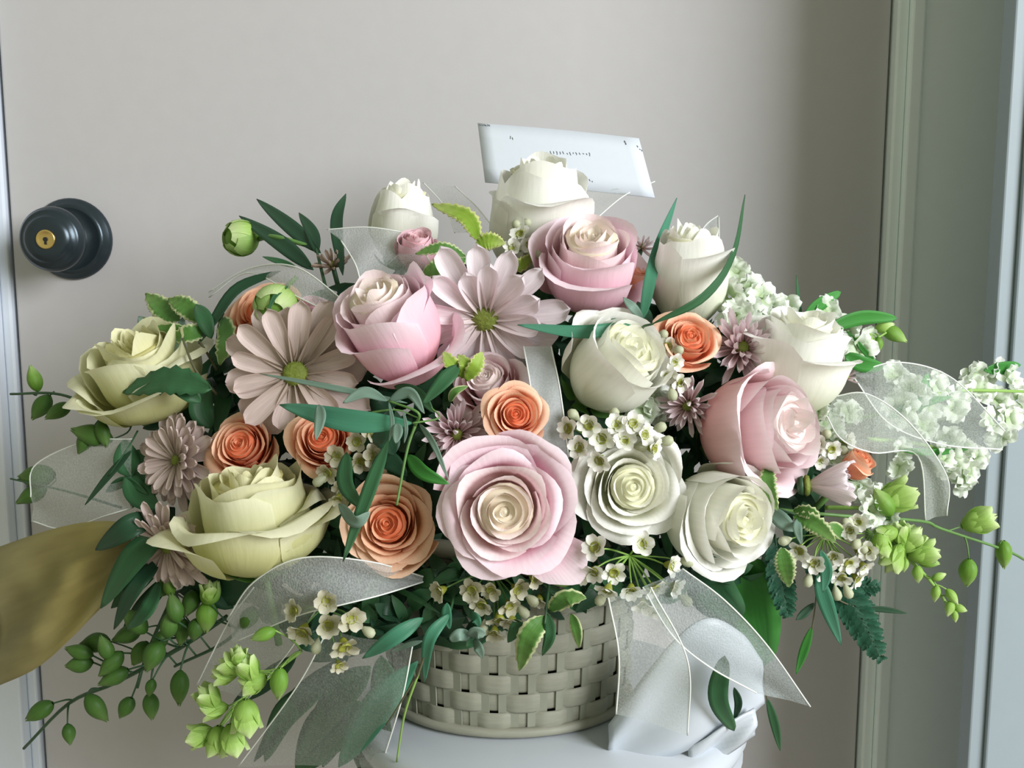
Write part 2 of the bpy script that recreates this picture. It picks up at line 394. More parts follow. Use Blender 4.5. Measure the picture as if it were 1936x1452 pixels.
# ------------------------------------------------------------------ roses
OPEN = [(2,.07,.93,1.9,-.1,0,0),(3,.135,.93,1.6,.02,0,0),(3,.21,.91,1.5,.05,.0,0),(3,.295,.88,1.45,.07,.01,0),(3,.39,.84,1.40,.10,.03,0),(4,.49,.78,1.15,.14,.06,0),(4,.59,.70,1.10,.22,.14,0),(5,.66,.58,.92,.34,.24,0)]
HALF = [(2,.065,1.04,1.9,-.1,0),(3,.13,1.05,1.6,-.04,0),(3,.205,1.05,1.5,-.02,.0),(3,.29,1.04,1.5,.0,.01),(3,.38,1.01,1.45,.02,.03),(3,.48,.96,1.4,.04,.06),(3,.58,.88,1.32,.10,.12),(3,.63,.72,1.15,.28,.30)]
BUD = [(2,.07,1.14,1.9,-.2,0,0),(3,.14,1.17,1.6,-.25,0),(3,.22,1.20,1.5,-.26,.0),(3,.31,1.23,1.5,-.24,.01),(3,.40,1.25,1.5,-.20,.02),(2,.49,1.24,1.75,-.16,.04),(3,.57,1.17,1.45,-.08,.07),(1,.61,1.0,1.3,.08,.16)]
CUP = [(2,.06,1.06,1.9,-.1,0),(3,.125,1.08,1.6,-.12,0),(3,.20,1.10,1.5,-.12,.0),(3,.28,1.11,1.5,-.12,.01),(2,.37,1.12,1.8,-.10,.02),(3,.46,1.09,1.5,-.06,.04),(3,.56,1.03,1.45,-.02,.07),(2,.62,.88,1.3,.12,.18)]
TULIP = [(q[0], q[1], q[2], q[3], q[4]-.22*min(1, q[1]*2), q[5]*.7, 0) for q in BUD]
def petal_geo(R, H, A, flare, curl, th, rnd, ruf=.03, nu=12, nv=13, point=.03):
    ph = rnd.uniform(0, 6); fr_ = rnd.uniform(1.6, 2.6); asym = rnd.uniform(-.06, .06); cj = rnd.uniform(.75, 1.35)
    er = rnd.uniform(.04, .14) if R > .36 else .02
    rnd_ = .05+.16*min(1, R/.6); pt = point*rnd.uniform(.3, 1.5)
    def fn(u, t):
        w_ = .34+.66*math.sin(min(1, t*1.5)*PI/2)
        top = 1-rnd_*abs(u)**3+pt*(1-min(1, abs(u)*1.8))*t
        te = t*top
        s = min(1, te/.60); r = R*(math.sin(s*PI/2)**.66)
        g = max(0, (te-.42)/.58); r += R*flare*g*g
        r += er*R*abs(u)**3*g*(1 if u > 0 else .35)
        z = H*(te**1.08)
        c = max(0, (te-.84)/.16)*cj
        z -= H*curl*.55*c*c; r += H*curl*.50*c*(1.4-.5*c)
        lip = max(0, (te-.93)/.07); r += .022*lip*lip*(1 if R > .25 else .3); z -= .012*lip*lip
        a = th+(u+asym*t)*A*w_
        r *= 1+.075*u
        z += H*ruf*g*math.sin(fr_*u*2.2+ph); r += R*ruf*1.2*g*g*math.sin(fr_*u*2.6+ph*2)
        r = max(.004, r)
        return Vector((r*math.cos(a), r*math.sin(a), z))
    return grid(nu, nv, fn)
def rose(label, kind, rings, px, py, s_px, axis, dd=0, spin=0, seed=1, stemlen=.05, ruf=.03, cfrac=.5, squash=1, extra=(), group=None, calyx=True, nm='rose', hs=1.0):
    rings = [(n, R, H*hs, A, fl, cu/hs) for (n, R, H, A, fl, cu) in [q[:6] for q in rings]]; extra = [(e[0], e[1], e[2]*hs, e[3], e[4], e[5]) for e in extra]
    rnd = random.Random(seed)
    d = dome(px, py)+dd; s = M_(s_px, d)
    ax = Vector((axis[0], -axis[2], axis[1])).normalized()
    Hm = max(r[2] for r in rings)
    base = P(px, py, d)-ax*(Hm*cfrac*s)
    o = thing(nm, label, nm, mat=zmat(base, ax, spin), group=group)
    th = rnd.uniform(0, 6); nr = len(rings)
    for k, (n, R, H, A, fl, cu) in enumerate([q[:6] for q in rings]):
        th += .7
        m = ROSE[kind][min(3, int(4*k/nr))]
        for i in range(n):
            t0 = th+2*PI*i/n+rnd.uniform(-.12, .12)
            v, f, uv = petal_geo(R*rnd.uniform(.95, 1.05), H*rnd.uniform(.96, 1.04), A, fl*rnd.uniform(.7, 1.3), cu*rnd.uniform(.4, 1.5), t0, rnd, ruf)
            pe = obj('petal', mesh('petal', [q*s for q in v], f, uv), m, o)
    hp = [(.004, Hm*.3)]+[(R*.96, H-.10-.05*R) for (n, R, H, *_x) in rings if R < .42][::-1]+[(.02, Hm-.05)]
    v, f = lathe_geo([(r_, z_) for r_, z_ in hp if z_ > 0], 16)
    obj('heart', mesh('heart', [q*s for q in v], f, [(.5, .6)]*len(v)), ROSE[kind][0], o)
    for e in extra:      # (theta, R, H, A, flare, curl)
        v, f, uv = petal_geo(e[1], e[2], e[3], e[4], e[5], e[0], rnd, ruf, 12, 14)
        obj('petal', mesh('petal', [q*s for q in v], f, uv), ROSE[kind][3], o)
    if calyx:
        v, f = lathe_geo([(.04, -.10), (.12, -.06), (.15, 0), (.20, .05), (.10, .07)], 14)
        obj('calyx', mesh('calyx', [q*s for q in v], f), MSTEM, o)
        for i in range(5):
            a = i*2*PI/5
            def sf(u, t):
                wd = .14*math.sin(PI*(.15+.85*t)**.8)
                r = .16+.36*t; return Vector((r*math.cos(a)-u*wd*math.sin(a), r*math.sin(a)+u*wd*math.cos(a), .02+.25*t*t-.03*abs(u)))
            v, f, uv = grid(2, 5, sf)
            obj('sepal', mesh('sepal', [q*s for q in v], f, uv), MCALYX, o)
        v, f = tube_geo([Vector((0, 0, -.08*s)), Vector((0, 0, -stemlen))], .0024, 8)
        obj('stem', mesh('stem', v, f), MSTEM, o)
    return o

# whites
rose('tall white rose bud at the top of the arrangement in front of the envelope', 'white', TULIP, 1018, 424, 152, (.04, 1, .20), .02, 1.0, 11, hs=1.25, extra=((-2.6,.60,1.05,1.2,.08,.10),(-.4,.60,1.15,1.3,-.02,.05)))
rose('pale white rose bud at upper left behind the dusty pink bud', 'white', TULIP, 762, 428, 110, (.06, 1, .15), .03, 2.0, 12, hs=1.15, ruf=.05)
rose('upright white rose bud at upper right between two long thin leaves', 'white', TULIP, 1300, 530, 122, (.03, 1, .18), .01, .4, 13, hs=1.3, ruf=.045, extra=((-1.6,.60,1.1,1.3,.0,.08),))
rose('closed cream white rose bud right of the vertical grey ribbon', 'white', BUD, 1155, 700, 148, (.50, .66, .56), -.005, 1.4, 14, extra=((-.9,.62,1.1,1.3,.0,.10),))
rose('large open white rose bud at far right above the blush pink rose', 'white', CUP, 1505, 692, 138, (.16, 1, .15), .0, 2.4, 15, hs=1.3, extra=((-1.2,.68,1.05,1.2,.06,.1),(.2,.70,1.0,1.1,.08,.12)))
rose('open white rose with yellow heart at front beside the large pink rose', 'white', OPEN, 1190, 920, 114, (.10, .22, .97), 0, .3, 16, extra=((1.6,.82,.75,.9,.15,.1),(.5,.8,.8,.8,.15,.15)))
rose('white rose at front right with cup turned to the right, lowest of the white roses', 'white', CUP, 1350, 968, 138, (.52, .06, .84), .002, 1.1, 17, hs=1.25, extra=((2.8,.74,.9,1.3,.06,.14),(-1.7,.72,.85,1.2,.1,.15)))
# creams left
rose('large cream yellow rose at left front with petals curled outward', 'cream', BUD, 482, 985, 176, (-.12, 1, .12), -.01, .9, 18, hs=.95, ruf=.05, extra=((-2.2,.72,.98,1.0,.12,.28),(-.9,.72,.95,1.0,.12,.28),(-2.9,.74,.8,1.0,.25,.3),(-.1,.74,.8,1.0,.2,.25)))
rose('ruffled cream yellow rose at far left beneath the variegated leaves', 'cream', CUP, 278, 712, 160, (-.25, .92, .35), .0, .2, 19, ruf=.09, hs=.92, extra=((-1.2,.72,.75,1.2,.25,.2),(-2.4,.72,.8,1.0,.2,.2)))
# pinks
rose('tall pink rose bud left of the big mauve daisy', 'pink', CUP, 746, 628, 140, (-.34, .78, .52), -.01, .9, 21, hs=1.4, extra=((-1.4,.66,.50,1.4,.34,.22),(-.5,.64,1.10,1.2,.0,.06)))
rose('pale pink rose at upper center right of the big mauve daisy', 'pink', CUP, 1112, 510, 140, (.05, .80, .60), -.005, 2.2, 22, hs=1.15, extra=((-1.5,.66,.42,1.5,.42,.2),(.1,.66,.9,1.1,.12,.12)))
rose('largest pink rose wide open with cream heart at front center', 'pink', OPEN, 955, 962, 142, (.0, .15, .98), -.02, .6, 23, extra=((-1.4,.90,.36,.38,.45,.2),(1.4,.82,.66,.9,.18,.12),(.3,.84,.6,.8,.18,.1)))
rose('blush pink rose facing right below the far right white bud', 'blush', CUP, 1425, 808, 148, (.62, .22, .74), .0, .4, 24, hs=1.3, extra=((-1.2,.74,.8,1.2,.2,.25),(2.3,.70,.95,1.3,.05,.1)))
rose('small dusty pink rose bud tucked under the upper left white bud', 'rosy', BUD, 788, 478, 62, (.1, .9, .45), .01, .4, 25)
# corals
rose('small coral rose above the largest pink rose', 'coral', OPEN, 975, 785, 68, (.05, .28, .95), -.01, .5, 31)
rose('peach orange rose with dark coral heart left of the largest pink rose', 'peach', OPEN, 738, 992, 92, (-.05, .30, .94), -.0, .9, 32, extra=((-2.2,.92,.5,1.0,.1,.1),(.6,.84,.8,.9,.1,.1)))
rose('small coral rose right of the cream white bud under the thin leaf', 'coral', HALF, 1298, 648, 74, (.15, .50, .85), -.005, 1.5, 33, ruf=.05)
rose('coral rose bud peeking out behind the upper center pink rose', 'coral', BUD, 1208, 535, 54, (.1, .9, .3), .025, .4, 34)
rose('orange rose at upper left behind the striped green bud', 'coral', HALF, 505, 605, 90, (-.1, .6, .8), .015, .7, 35)
rose('orange rose above the large cream rose at left', 'coral', HALF, 462, 848, 78, (-.05, .45, .85), .012, .2, 36)
rose('coral rose below the teal leaf right of the orange rose', 'coral', HALF, 612, 835, 78, (.05, .45, .85), .012, 1.2, 37)
rose('tiny coral rosebud at far right beside the side-on mauve daisy', 'coral', BUD, 1618, 880, 46, (.45, .75, .4), -.01, .7, 38)
rose('small pink coral rosebud under the upper left ribbon loop', 'rosy', BUD, 590, 590, 44, (.1, .8, .5), .02, .1, 39)
rose('half hidden pale pink rose behind the small coral rose', 'blush', HALF, 925, 730, 84, (-.2, .6, .7), .022, .1, 40)

# ------------------------------------------------------------------ daisies and mums
def strap_mesh(L, wd, cup=.2, droop=.15, tipn=.0, nu=6, nv=16):
    def fn(u, t):
        ww = wd*.5*(.35+.65*math.sin(min(1, t*1.25)*PI/2))*(math.sqrt(max(0, 1-max(0, (t-.74)/.26)**2.8))*.93+.07)
        y = u*ww
        return Vector((L*t, y, cup*wd*(u*u-.3)+.05*wd*math.cos(u*5)-droop*L*t*t))
    v, f, uv = grid(nu, nv, fn)
    return v, f, uv
def daisy(label, px, py, s_px, axis, mat, n=20, layers=2, dd=0, spin=0, seed=1, rise=.25, disc=.24, wd=.26, nm='daisy', droop=.15, discmat=None, span=(0, 2*PI), lenj=.12):
    rnd = random.Random(seed); d = dome(px, py)+dd; s = M_(s_px, d)
    ax = Vector((axis[0], -axis[2], axis[1])).normalized()
    o = thing(nm, label, 'daisy' if nm == 'daisy' else 'chrysanthemum', mat=zmat(P(px, py, d), ax, spin))
    meshes = [mesh('petal', *strap_mesh(s*q, s*wd*r, .25, droop)) for q, r in ((1, 1), (.93, .9), (.85, 1.05))]
    for k in range(layers):
        nn = n
        for i in range(nn):
            a = span[0]+(span[1]-span[0])*(i+.5*k)/nn+rnd.uniform(-.06, .06)
            el = rise+.22*k+rnd.uniform(-.09, .09)
            M = Matrix.Rotation(a, 4, 'Z') @ Matrix.Rotation(-el, 4, 'Y') @ Matrix.Translation((s*disc*.5, 0, 0)) @ Matrix.Rotation(rnd.uniform(-.25, .25), 4, 'X') @ Matrix.Scale(rnd.uniform(1-lenj, 1)*(1-.14*k), 4)
            obj('petal', meshes[rnd.randrange(3)], mat, o, M)
    v, f = lathe_geo([(.05*s, -.02*s), (disc*.8*s, 0), (disc*s, .04*s), (disc*.85*s, .10*s), (disc*.4*s, .13*s), (.01*s, .12*s)], 20)
    vv = [q+Vector((0, 0, .02*s*noise.noise(q/s*22))) for q in v]
    obj('flower_center', mesh('flower_center', vv, f), discmat or MDISC, o)
    v, f = lathe_geo([(.03*s, -.14*s), (.16*s, -.12*s), (disc*.9*s, -.02*s), (disc*.6*s, .0)], 16)
    obj('calyx', mesh('calyx', v, f), MSTEMD, o)
    v, f = tube_geo([Vector((0, 0, -.1*s)), Vector((0, 0, -.05))], .0018, 8)
    obj('stem', mesh('stem', v, f), MSTEMD, o)
    return o
daisy('big pale mauve daisy with green center at upper middle', 918, 600, 150, (-.06, -.30, .95), MDAISY, 13, 2, .012, .2, 51, rise=.22, disc=.19, wd=.34)
daisy('pale mauve daisy in shade-darkened colour at left below the orange rose', 560, 706, 150, (-.05, .10, .98), MDAISY2, 12, 2, .0, .6, 52, rise=.10, disc=.17, wd=.34)
daisy('mauve daisy seen side-on opening to the right at far right', 1520, 918, 96, (.96, .08, .22), MDAISY, 13, 2, .0, .6, 53, rise=.98, disc=.22, wd=.30, droop=-.10)
daisy('mauve chrysanthemum in shade-darkened colour at far left beneath the cream rose', 338, 870, 98, (-.5, .2, .8), MDAISY2, 18, 3, .004, .2, 54, rise=.1, disc=.12, wd=.28, nm='chrysanthemum', droop=.1)
daisy('mauve chrysanthemum in shade-darkened colour hanging at far left below its twin', 318, 1030, 96, (-.35, -.25, .9), MDAISY2, 18, 3, -.03, .2, 55, rise=.1, disc=.18, wd=.24, nm='chrysanthemum', droop=.1)
def mum(label, px, py, s_px, axis, dd=0, seed=1, n=34, mat=None, center=.16):
    rnd = random.Random(seed); d = dome(px, py)+dd; s = M_(s_px, d)
    ax = Vector((axis[0], -axis[2], axis[1])).normalized()
    o = thing('chrysanthemum', label, 'chrysanthemum', mat=zmat(P(px, py, d), ax))
    ms = [mesh('petal', *strap_mesh(s*q, s*.17, .9, dr, nu=4, nv=7)) for q, dr in ((.95, -.1), (.85, -.35), (.75, -.2))]
    for k in range(n):
        a = k*2.39996; q = k/n; el = 1.05*(1-q)-.15+rnd.uniform(-.1, .1)
        M = Matrix.Rotation(a, 4, 'Z') @ Matrix.Rotation(-el, 4, 'Y') @ Matrix.Translation((s*.08, 0, 0)) @ Matrix.Scale(.72+.3*q, 4)
        obj('petal', ms[rnd.randrange(3)], mat or MMUM, o, M)
    v, f = lathe_geo([(.02*s, .0), (center*s, .02*s), (center*1.1*s, .16*s), (center*.7*s, .26*s), (.01*s, .28*s)], 14)
    obj('flower_center', mesh('flower_center', v, f), MDISC, o)
    v, f = tube_geo([Vector((0, 0, 0)), Vector((0, 0, -.04))], .0018, 8)
    obj('stem', mesh('stem', v, f), MSTEMD, o)
mum('mauve quilled chrysanthemum right of the coral rose at upper right', 1400, 660, 80, (.1, .35, .9), .0, 61, 44)
mum('smaller mauve quilled chrysanthemum below the upper right coral rose', 1302, 765, 66, (-.35, -.1, .9), .005, 62, 36)
mum('mauve quilled chrysanthemum left of the small middle coral rose', 862, 820, 74, (.25, .05, .9), .01, 63, 44)
mum('small mauve chrysanthemum behind the right edge of the upper pink rose', 1212, 470, 34, (.2, .9, .3), .03, 64, 16)
mum('small mauve chrysanthemum at upper left beneath the ribbon loop', 630, 505, 44, (-.1, .8, .5), .04, 65, 18, MMUMD)
mum('tiny mauve chrysanthemum bud beside the far right white bud', 1600, 715, 26, (.4, .6, .6), .005, 66, 14)

# ------------------------------------------------------------------ wax flowers
def roundpet(s):
    def fn(u, t):
        a = .25+.75*math.sin(min(1, t*1.1)*PI/2)
        wd = s*.46*math.sin(PI*(.12+.78*t))**.6
        return Vector((s*(.22+.80*t), u*wd, s*(.12+.30*t*t*(1.2-t)*1.2+.16*u*u+.10*t)))
    return grid(4, 5, fn)
WS = .0072
_wp = mesh('petal', *roundpet(WS)); _wp.materials.append(MWAX)
_wpd = mesh('petal', *roundpet(WS)); _wpd.materials.append(MWAXD)
v, f = lathe_geo([(.0006, -.0034), (.0017, -.002), (.0028, .0008), (.0031, .0022), (.0026, .0024), (.0020, .0012), (.0004, .0010)], 12)
_wc = mesh('flower', v, f); _wc.materials.append(MCUP)
v, f = lathe_geo([(.0004, -.003), (.0016, -.001), (.0030, .002), (.0031, .0045), (.0018, .0064), (.0003, .0068)], 10)
_wb = mesh('bud', v, f); _wb.materials.append(MWAX)
def waxsprig(label, root, spots, seed=1, dark=False, buds=(), dd=0):
    rnd = random.Random(seed)
    rt = P(root[0], root[1], dome(*root[:2])+dd+.02)
    o = thing('wax_flower_sprig', label, 'wax flower', rt)
    for sp_ in spots:
        px, py = sp_[:2]; sc = sp_[2] if len(sp_) > 2 else 1
        p = P(px, py, dome(px, py)+dd-.004+rnd.uniform(-.004, .004))
        ax = Vector(((px-root[0])/90+rnd.uniform(-.5, .5), -1.0, -(py-root[1])/110+rnd.uniform(-.4, .4))).normalized()
        M = zmat(p-rt, ax, rnd.uniform(0, 6)) @ Matrix.Scale(sc, 4)
        fl = obj('flower', _wc, None, o, M)
        for i in range(5):
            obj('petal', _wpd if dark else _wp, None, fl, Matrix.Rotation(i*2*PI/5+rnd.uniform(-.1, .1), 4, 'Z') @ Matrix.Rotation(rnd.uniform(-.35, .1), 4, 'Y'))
        q = p-ax*.003
        stem(o, [rt, rt.lerp(q, .6)+Vector((0, .004, 0)), q], 2.0, MSTEML if not dark else MSTEM, n=6, raw=True)
    for (px, py) in buds:
        p = P(px, py, dome(px, py)+dd-.002); ax = Vector(((px-root[0])/60, -.6, -(py-root[1])/60)).normalized()
        obj('bud', _wb, None, o, zmat(p-rt, ax))
        stem(o, [rt, rt.lerp(p, .6)+Vector((0, .003, 0)), p], 1.6, MSTEML if not dark else MSTEM, n=5, raw=True)
    return o
waxsprig('white wax flower sprig with green hearts above the open white rose', (1155, 860), [(1115,803),(1139,828,1.1),(1165,806),(1078,810),(1196,803),(1215,822),(1098,846),(1135,868),(1232,848),(1180,835)], 71, buds=((1160,790),(1240,812),(1252,835),(1090,790),(1205,845)), dd=-.012)
waxsprig('white wax flower sprig below the open white rose, falling over the basket rim', (1190, 1050), [(1128,1036,1.1),(1213,1030,1.1),(1125,1078),(1150,1112),(1193,1112),(1236,1110),(1272,1108),(1264,1068),(1238,1150),(1215,1140),(1160,1080)], 72, buds=((1290,1060),(1255,1165),(1140,1125),(1290,1130)), dd=-.012)
waxsprig('white wax flower sprig in shade-darkened colour hanging in front of the basket below the largest pink rose', (930, 1080), [(836,1115),(895,1115,1.05),(930,1112),(975,1112,1.05),(944,1166,1.1),(912,1140),(962,1142),(935,1192),(968,1170),(1008,1092,.9)], 73, True, buds=((985,1150),(915,1180),(1000,1130)), dd=-.004)
waxsprig('white wax flower sprig in shade-darkened colour at lower left under the sheer ribbon loop', (610, 1150), [(574,1190,1.3),(650,1218,1.3),(618,1180,1.1),(662,1166,1.2),(620,1135,1.1),(560,1155),(640,1255,.8)], 74, True, buds=((600,1215),(690,1190)), dd=-.03)
waxsprig('white wax flower sprig at right above the dark fern', (1560, 1010), [(1512,1038),(1540,1062),(1575,1048),(1602,1062),(1622,1040),(1592,1088),(1560,1080),(1628,1068),(1618,1092)], 75, buds=((1500,1060),(1530,1090),(1580,1115),(1600,1112),(1560,1000),(1490,1020)), dd=-.008)
waxsprig('white wax flower sprig in shade-darkened colour left of the peach orange rose', (670, 870), [(700,818),(640,862,1.1),(680,872),(622,892),(650,918),(705,862),(712,900),(640,940,.8),(676,836,.9)], 76, True, buds=((690,800),(610,905)), dd=.006)
waxsprig('short white wax flower sprig between the cream bud and upper right coral rose', (1262, 680), [(1262,655,.9),(1272,684,.9),(1262,708,.9),(1285,722,.9)], 77, buds=((1255,640),(1278,665),(1270,738)), dd=-.006)
waxsprig('small white wax flower sprig left of the upper center pink rose', (990, 475), [(985,445,1),(1002,462,.9),(970,470,.9)], 78, buds=((978,432),(995,430),(1010,480)), dd=-.006)
waxsprig('curved row of white wax buds at right beneath the side-on daisy', (1650, 1010), [(1608,1000,.9),(1622,985,.9),(1640,1040,.9)], 79, buds=((1605,990),(1612,1012),(1622,1024),(1634,1030),(1646,1042)), dd=-.012)
waxsprig('white wax flower sprig darkened in colour for the deep shade above the basket', (1060, 1060), [(1050,1080,.9),(1020,1130,.9),(1100,1085,.9)], 80, True, dd=.02)
waxsprig('small white wax flower sprig below the small coral rose at far right', (1560, 850), [(1545,838,.9),(1570,848,.9),(1600,835,.9),(1548,870,.8)], 81, buds=((1535,860),(1560,825),(1585,850)), dd=.0)
waxsprig('small white wax flower sprig in shade-darkened colour left of the tall pink bud', (620, 640), [(612,618,1),(640,632,1),(628,655,1)], 82, True, buds=((600,640),(650,610)), dd=.012)

# ------------------------------------------------------------------ stock florets
def floret_mesh(seed, s):
    rnd = random.Random(seed); V = []; Fc = []; UV = []
    for i in range(7):
        a = i*2.4; el = rnd.uniform(.1, 1.1); ph = rnd.uniform(0, 6); sc = rnd.uniform(.8, 1.1)
        R = Matrix.Rotation(a, 3, 'Z') @ Matrix.Rotation(-el, 3, 'Y')
        def fn(u, t):
            return R @ Vector((s*sc*(.1+.9*t), u*s*.50*math.sin(PI*(.1+.72*t)), s*(.13*math.sin(u*5+ph)*t+.25*t*t*(t-1.3)+.1*math.sin(t*7+ph))))
        v, f, uv = grid(6, 5, fn); k = len(V); V += v; UV += uv; Fc += [tuple(q+k for q in w_) for w_ in f]
    m = mesh('floret', V, Fc, UV); m.materials.append(MSTOCK); return m
FM = [floret_mesh(k, .0125) for k in range(4)]
def stock(label, stempts, spots, seed=1, dd=0, cat='stock flower', leaves=(), mat=None):
    rnd = random.Random(seed); o = thing('stock_flower', label, cat, conv([stempts[0]])[0])
    stem(o, stempts, 5, MSTEML)
    for s_ in spots:
        px, py = s_[:2]; sc = s_[2] if len(s_) > 2 else 1
        p = P(px, py, dome(px, py)+dd+rnd.uniform(-.006, .006))
        ax = Vector((rnd.uniform(-.6, .8), -1, rnd.uniform(-.2, .8)))
        obj('floret', FM[rnd.randrange(4)], None, o, zmat(p-o.location, ax, rnd.uniform(0, 6)) @ Matrix.Scale(sc, 4))
    for L in leaves: blade(o, *L)
    return o
stock('white stock flower spike at upper right behind the white buds', [(1420,640,.03),(1440,580,.02),(1395,510,.015)], [(1395,520),(1412,545),(1436,565),(1462,588),(1484,580,.9),(1448,610),(1488,610),(1408,580),(1380,560,1.2),(1390,600,1.2)], 91, .012)
stock('white stock flower spike right of the far right white bud', [(1540,680,.03),(1590,640,.01),(1640,640)], [(1560,592),(1582,618),(1608,632),(1596,662),(1625,662),(1640,640,.8),(1560,630)], 92, .008)
stock('long white stock flower spike at far right inside the sheer ribbon loop', [(1600,800,.03),(1700,770,.02),(1800,740,.0),(1935,740,-.01)], [(1690,715),(1722,738,1.2),(1748,770),(1700,775,1.2),(1680,750),(1762,730),(1805,745),(1835,705),(1848,740),(1880,760,1.1),(1905,720,1.1),(1900,790,1.1),(1870,700),(1925,760,1.2),(1800,770),(1740,810),(1868,800),(1890,830,.9)], 93, .01,
      leaves=(([(1680,790),(1730,765),(1800,750)], 22, 'green'), ([(1735,780),(1745,740),(1755,705)], 26, 'green'), ([(1860,700),(1900,695),(1930,690)], 24, 'green')))
stock('white stock flower spike drooping at far right below the sheer ribbon loop', [(1640,830,.02),(1740,840,.01),(1830,870,0)], [(1790,830),(1815,850),(1800,880),(1825,895,.9),(1780,870),(1840,865,.9),(1815,915,.8),(1700,880,.8),(1700,850,.8)], 94, .01,
      leaves=(([(1700,850),(1760,855),(1830,850)], 14, 'green'),))
stock('white frilly stock florets at right under the side-on daisy', [(1560,960,.02),(1620,960,0),(1660,960,0)], [(1640,935),(1660,950),(1640,965),(1625,920,.9),(1668,972,.9)], 95, .005)
stock('white stock florets between the blush pink rose and sheer ribbon', [(1520,870,.03),(1550,840,.01),(1580,800,.01)], [(1550,800),(1572,815),(1585,840),(1560,850,.9),(1600,780,.9),(1545,780,.8),(1570,870,.8)], 96, .012)
stock('pale green hydrangea florets below the cream bud', [(1240,800,.03),(1235,770,.02),(1230,740,.02)], [(1230,755,1.2),(1250,770,1),(1215,775,1)], 97, .022)

# ------------------------------------------------------------------ bud spikes
def bud_geo(L, R, seed=0, openf=0):
    n = 14; v = []; uv = []; f = []; m = 10; rnd = random.Random(seed); ph = rnd.uniform(0, 6)
    for j in range(m+1):
        t = j/m; r = R*math.sin(PI*min(.98, .05+.93*t**.85))**.8*(1 if t < .9 else 1)
        for k in range(n):
            a = 2*PI*k/n; rr = r*(1+.10*math.cos(3*a+ph)*(t))
            v.append(Vector((rr*math.cos(a), rr*math.sin(a), L*t+(.06*L*math.cos(3*a+ph) if j == m else 0)))); uv.append((k/n, t))
    for j in range(m):
        for k in range(n): f.append((j*n+k, j*n+(k+1) % n, (j+1)*n+(k+1) % n, (j+1)*n+k))
    return v, f, uv
_bm = {}
def budmesh(kind, k):
    if (kind, k) not in _bm:
        m = mesh('bud', *bud_geo(1, (.28+.03*k), k)); m.materials.append({'g': MBUD, 'd': MBUDD, 'l': MBUDL}[kind]); _bm[(kind, k)] = m
    return _bm[(kind, k)]
def sepal_mesh(kind):
    if ('s', kind) not in _bm:
        def fn(u, t):
            wd = .34*math.sin(PI*(.08+.87*t)); rr = .34*math.sin(PI*(.06+.62*t))+.16*t**3
            return Vector((rr-.12*u*u, u*wd, 1.02*t-.12*t**4))
        m = mesh('sepal', *grid(4, 7, fn)); m.materials.append({'g': MBUD, 'd': MBUDD, 'l': MBUDL}[kind]); _bm[('s', kind)] = m
    return _bm[('s', kind)]
def spike(label, stempts, buds, kind='g', dd=0, seed=1, rs=4, smat=None, tendril=True):
    """buds: (px,py of bud centre, dx,dy px direction towards the tip, length px, attach index 0..1)"""
    rnd = random.Random(seed); o = thing('larkspur_spike', label, 'larkspur', conv([stempts[0]])[0])
    sm = smat or {'g': MSTEM, 'd': MSTEMD, 'l': MSTEML}[kind]
    stem(o, stempts, rs, sm, n=20)
    sc = catmull(conv(stempts), 40)
    for b in buds:
        px, py, dx, dy, L = b[:5]; kd = b[5] if len(b) > 5 else kind
        ln = math.hypot(dx, dy); dx /= ln; dy /= ln; dz = rnd.uniform(-.25, .1)
        dB = dome(px, py)+dd; s = M_(L, dB)
        dirw = Vector((dx, dz, -dy)).normalized(); c = P(px, py, dB); b0 = c-dirw*s*.5
        bo = obj('bud', budmesh(kd, rnd.randrange(3)), None, o, zmat(b0-o.location, dirw, rnd.uniform(0, 6)) @ Matrix.Scale(s, 4))
        if kd == 'l' and L > 38:
            for i in range(4): obj('sepal', sepal_mesh(kd), None, bo, Matrix.Rotation(i*PI/2+.4, 4, 'Z'))
        tgt = min(sc, key=lambda q: (q-(b0-dirw*s*.5)).length)
        stem(o, [tgt, tgt.lerp(b0, .5)-dirw*s*.12, b0+dirw*s*.03], rs*.5, sm, 'bud_stalk', 6, raw=True)
    return o
spike('dark green larkspur spike with round buds at the lower left corner', [(430,1165,.02),(340,1225,0),(220,1290,-.01),(130,1330,-.01),(45,1415,-.01)],
      [(75,1345,-.8,.5,60),(130,1388,.1,1,40),(183,1338,.6,.8,62),(238,1338,-.5,.8,48),(285,1335,.1,1,50),(340,1300,0,1,64),(150,1232,-.9,-.3,52),(150,1255,-1,.1,50),(200,1225,-.3,-1,52),(215,1280,-1,.5,60),(285,1300,-.2,.8,34),(255,1175,-.6,-.6,60),(320,1180,.2,-1,60),(330,1150,-.2,-1,58),(210,1255,-.4,.4,60),(290,1240,-.3,.7,60)], 'd', -.03, 101, 5)
spike('darker larkspur spike crossing behind the lower left buds', [(330,1120,.02),(280,1230,0),(260,1300,0)], [(400,1120,.4,-.6,56,'g'),(392,1165,-.1,1,60,'g'),(360,1140,-.3,.8,50),(310,1110,-.5,.5,50),(180,1215,-.8,.1,55),(240,1200,-.8,.3,55),(345,1195,-.2,1,50)], 'd', -.01, 102, 4)
spike('bright lime larkspur spike at lower left in front of the sheer ribbon', [(570,1230,.01),(500,1285,-.01),(440,1340,-.02),(400,1400,-.02)],
      [(440,1258,-.8,-.3,56),(470,1265,-.4,-.8,58),(480,1290,-.6,.3,54),(425,1275,-1,.1,50),(395,1318,-.5,-.7,58),(405,1340,-.8,.1,52),(465,1355,.0,1,72),(380,1390,-1,.2,58),(412,1400,-.1,1,60),(440,1400,.2,1,64),(528,1292,-.1,1,62,'g'),(498,1200,-.9,.3,48,'g'),(450,1240,.2,-1,40)], 'l', -.055, 103, 4)
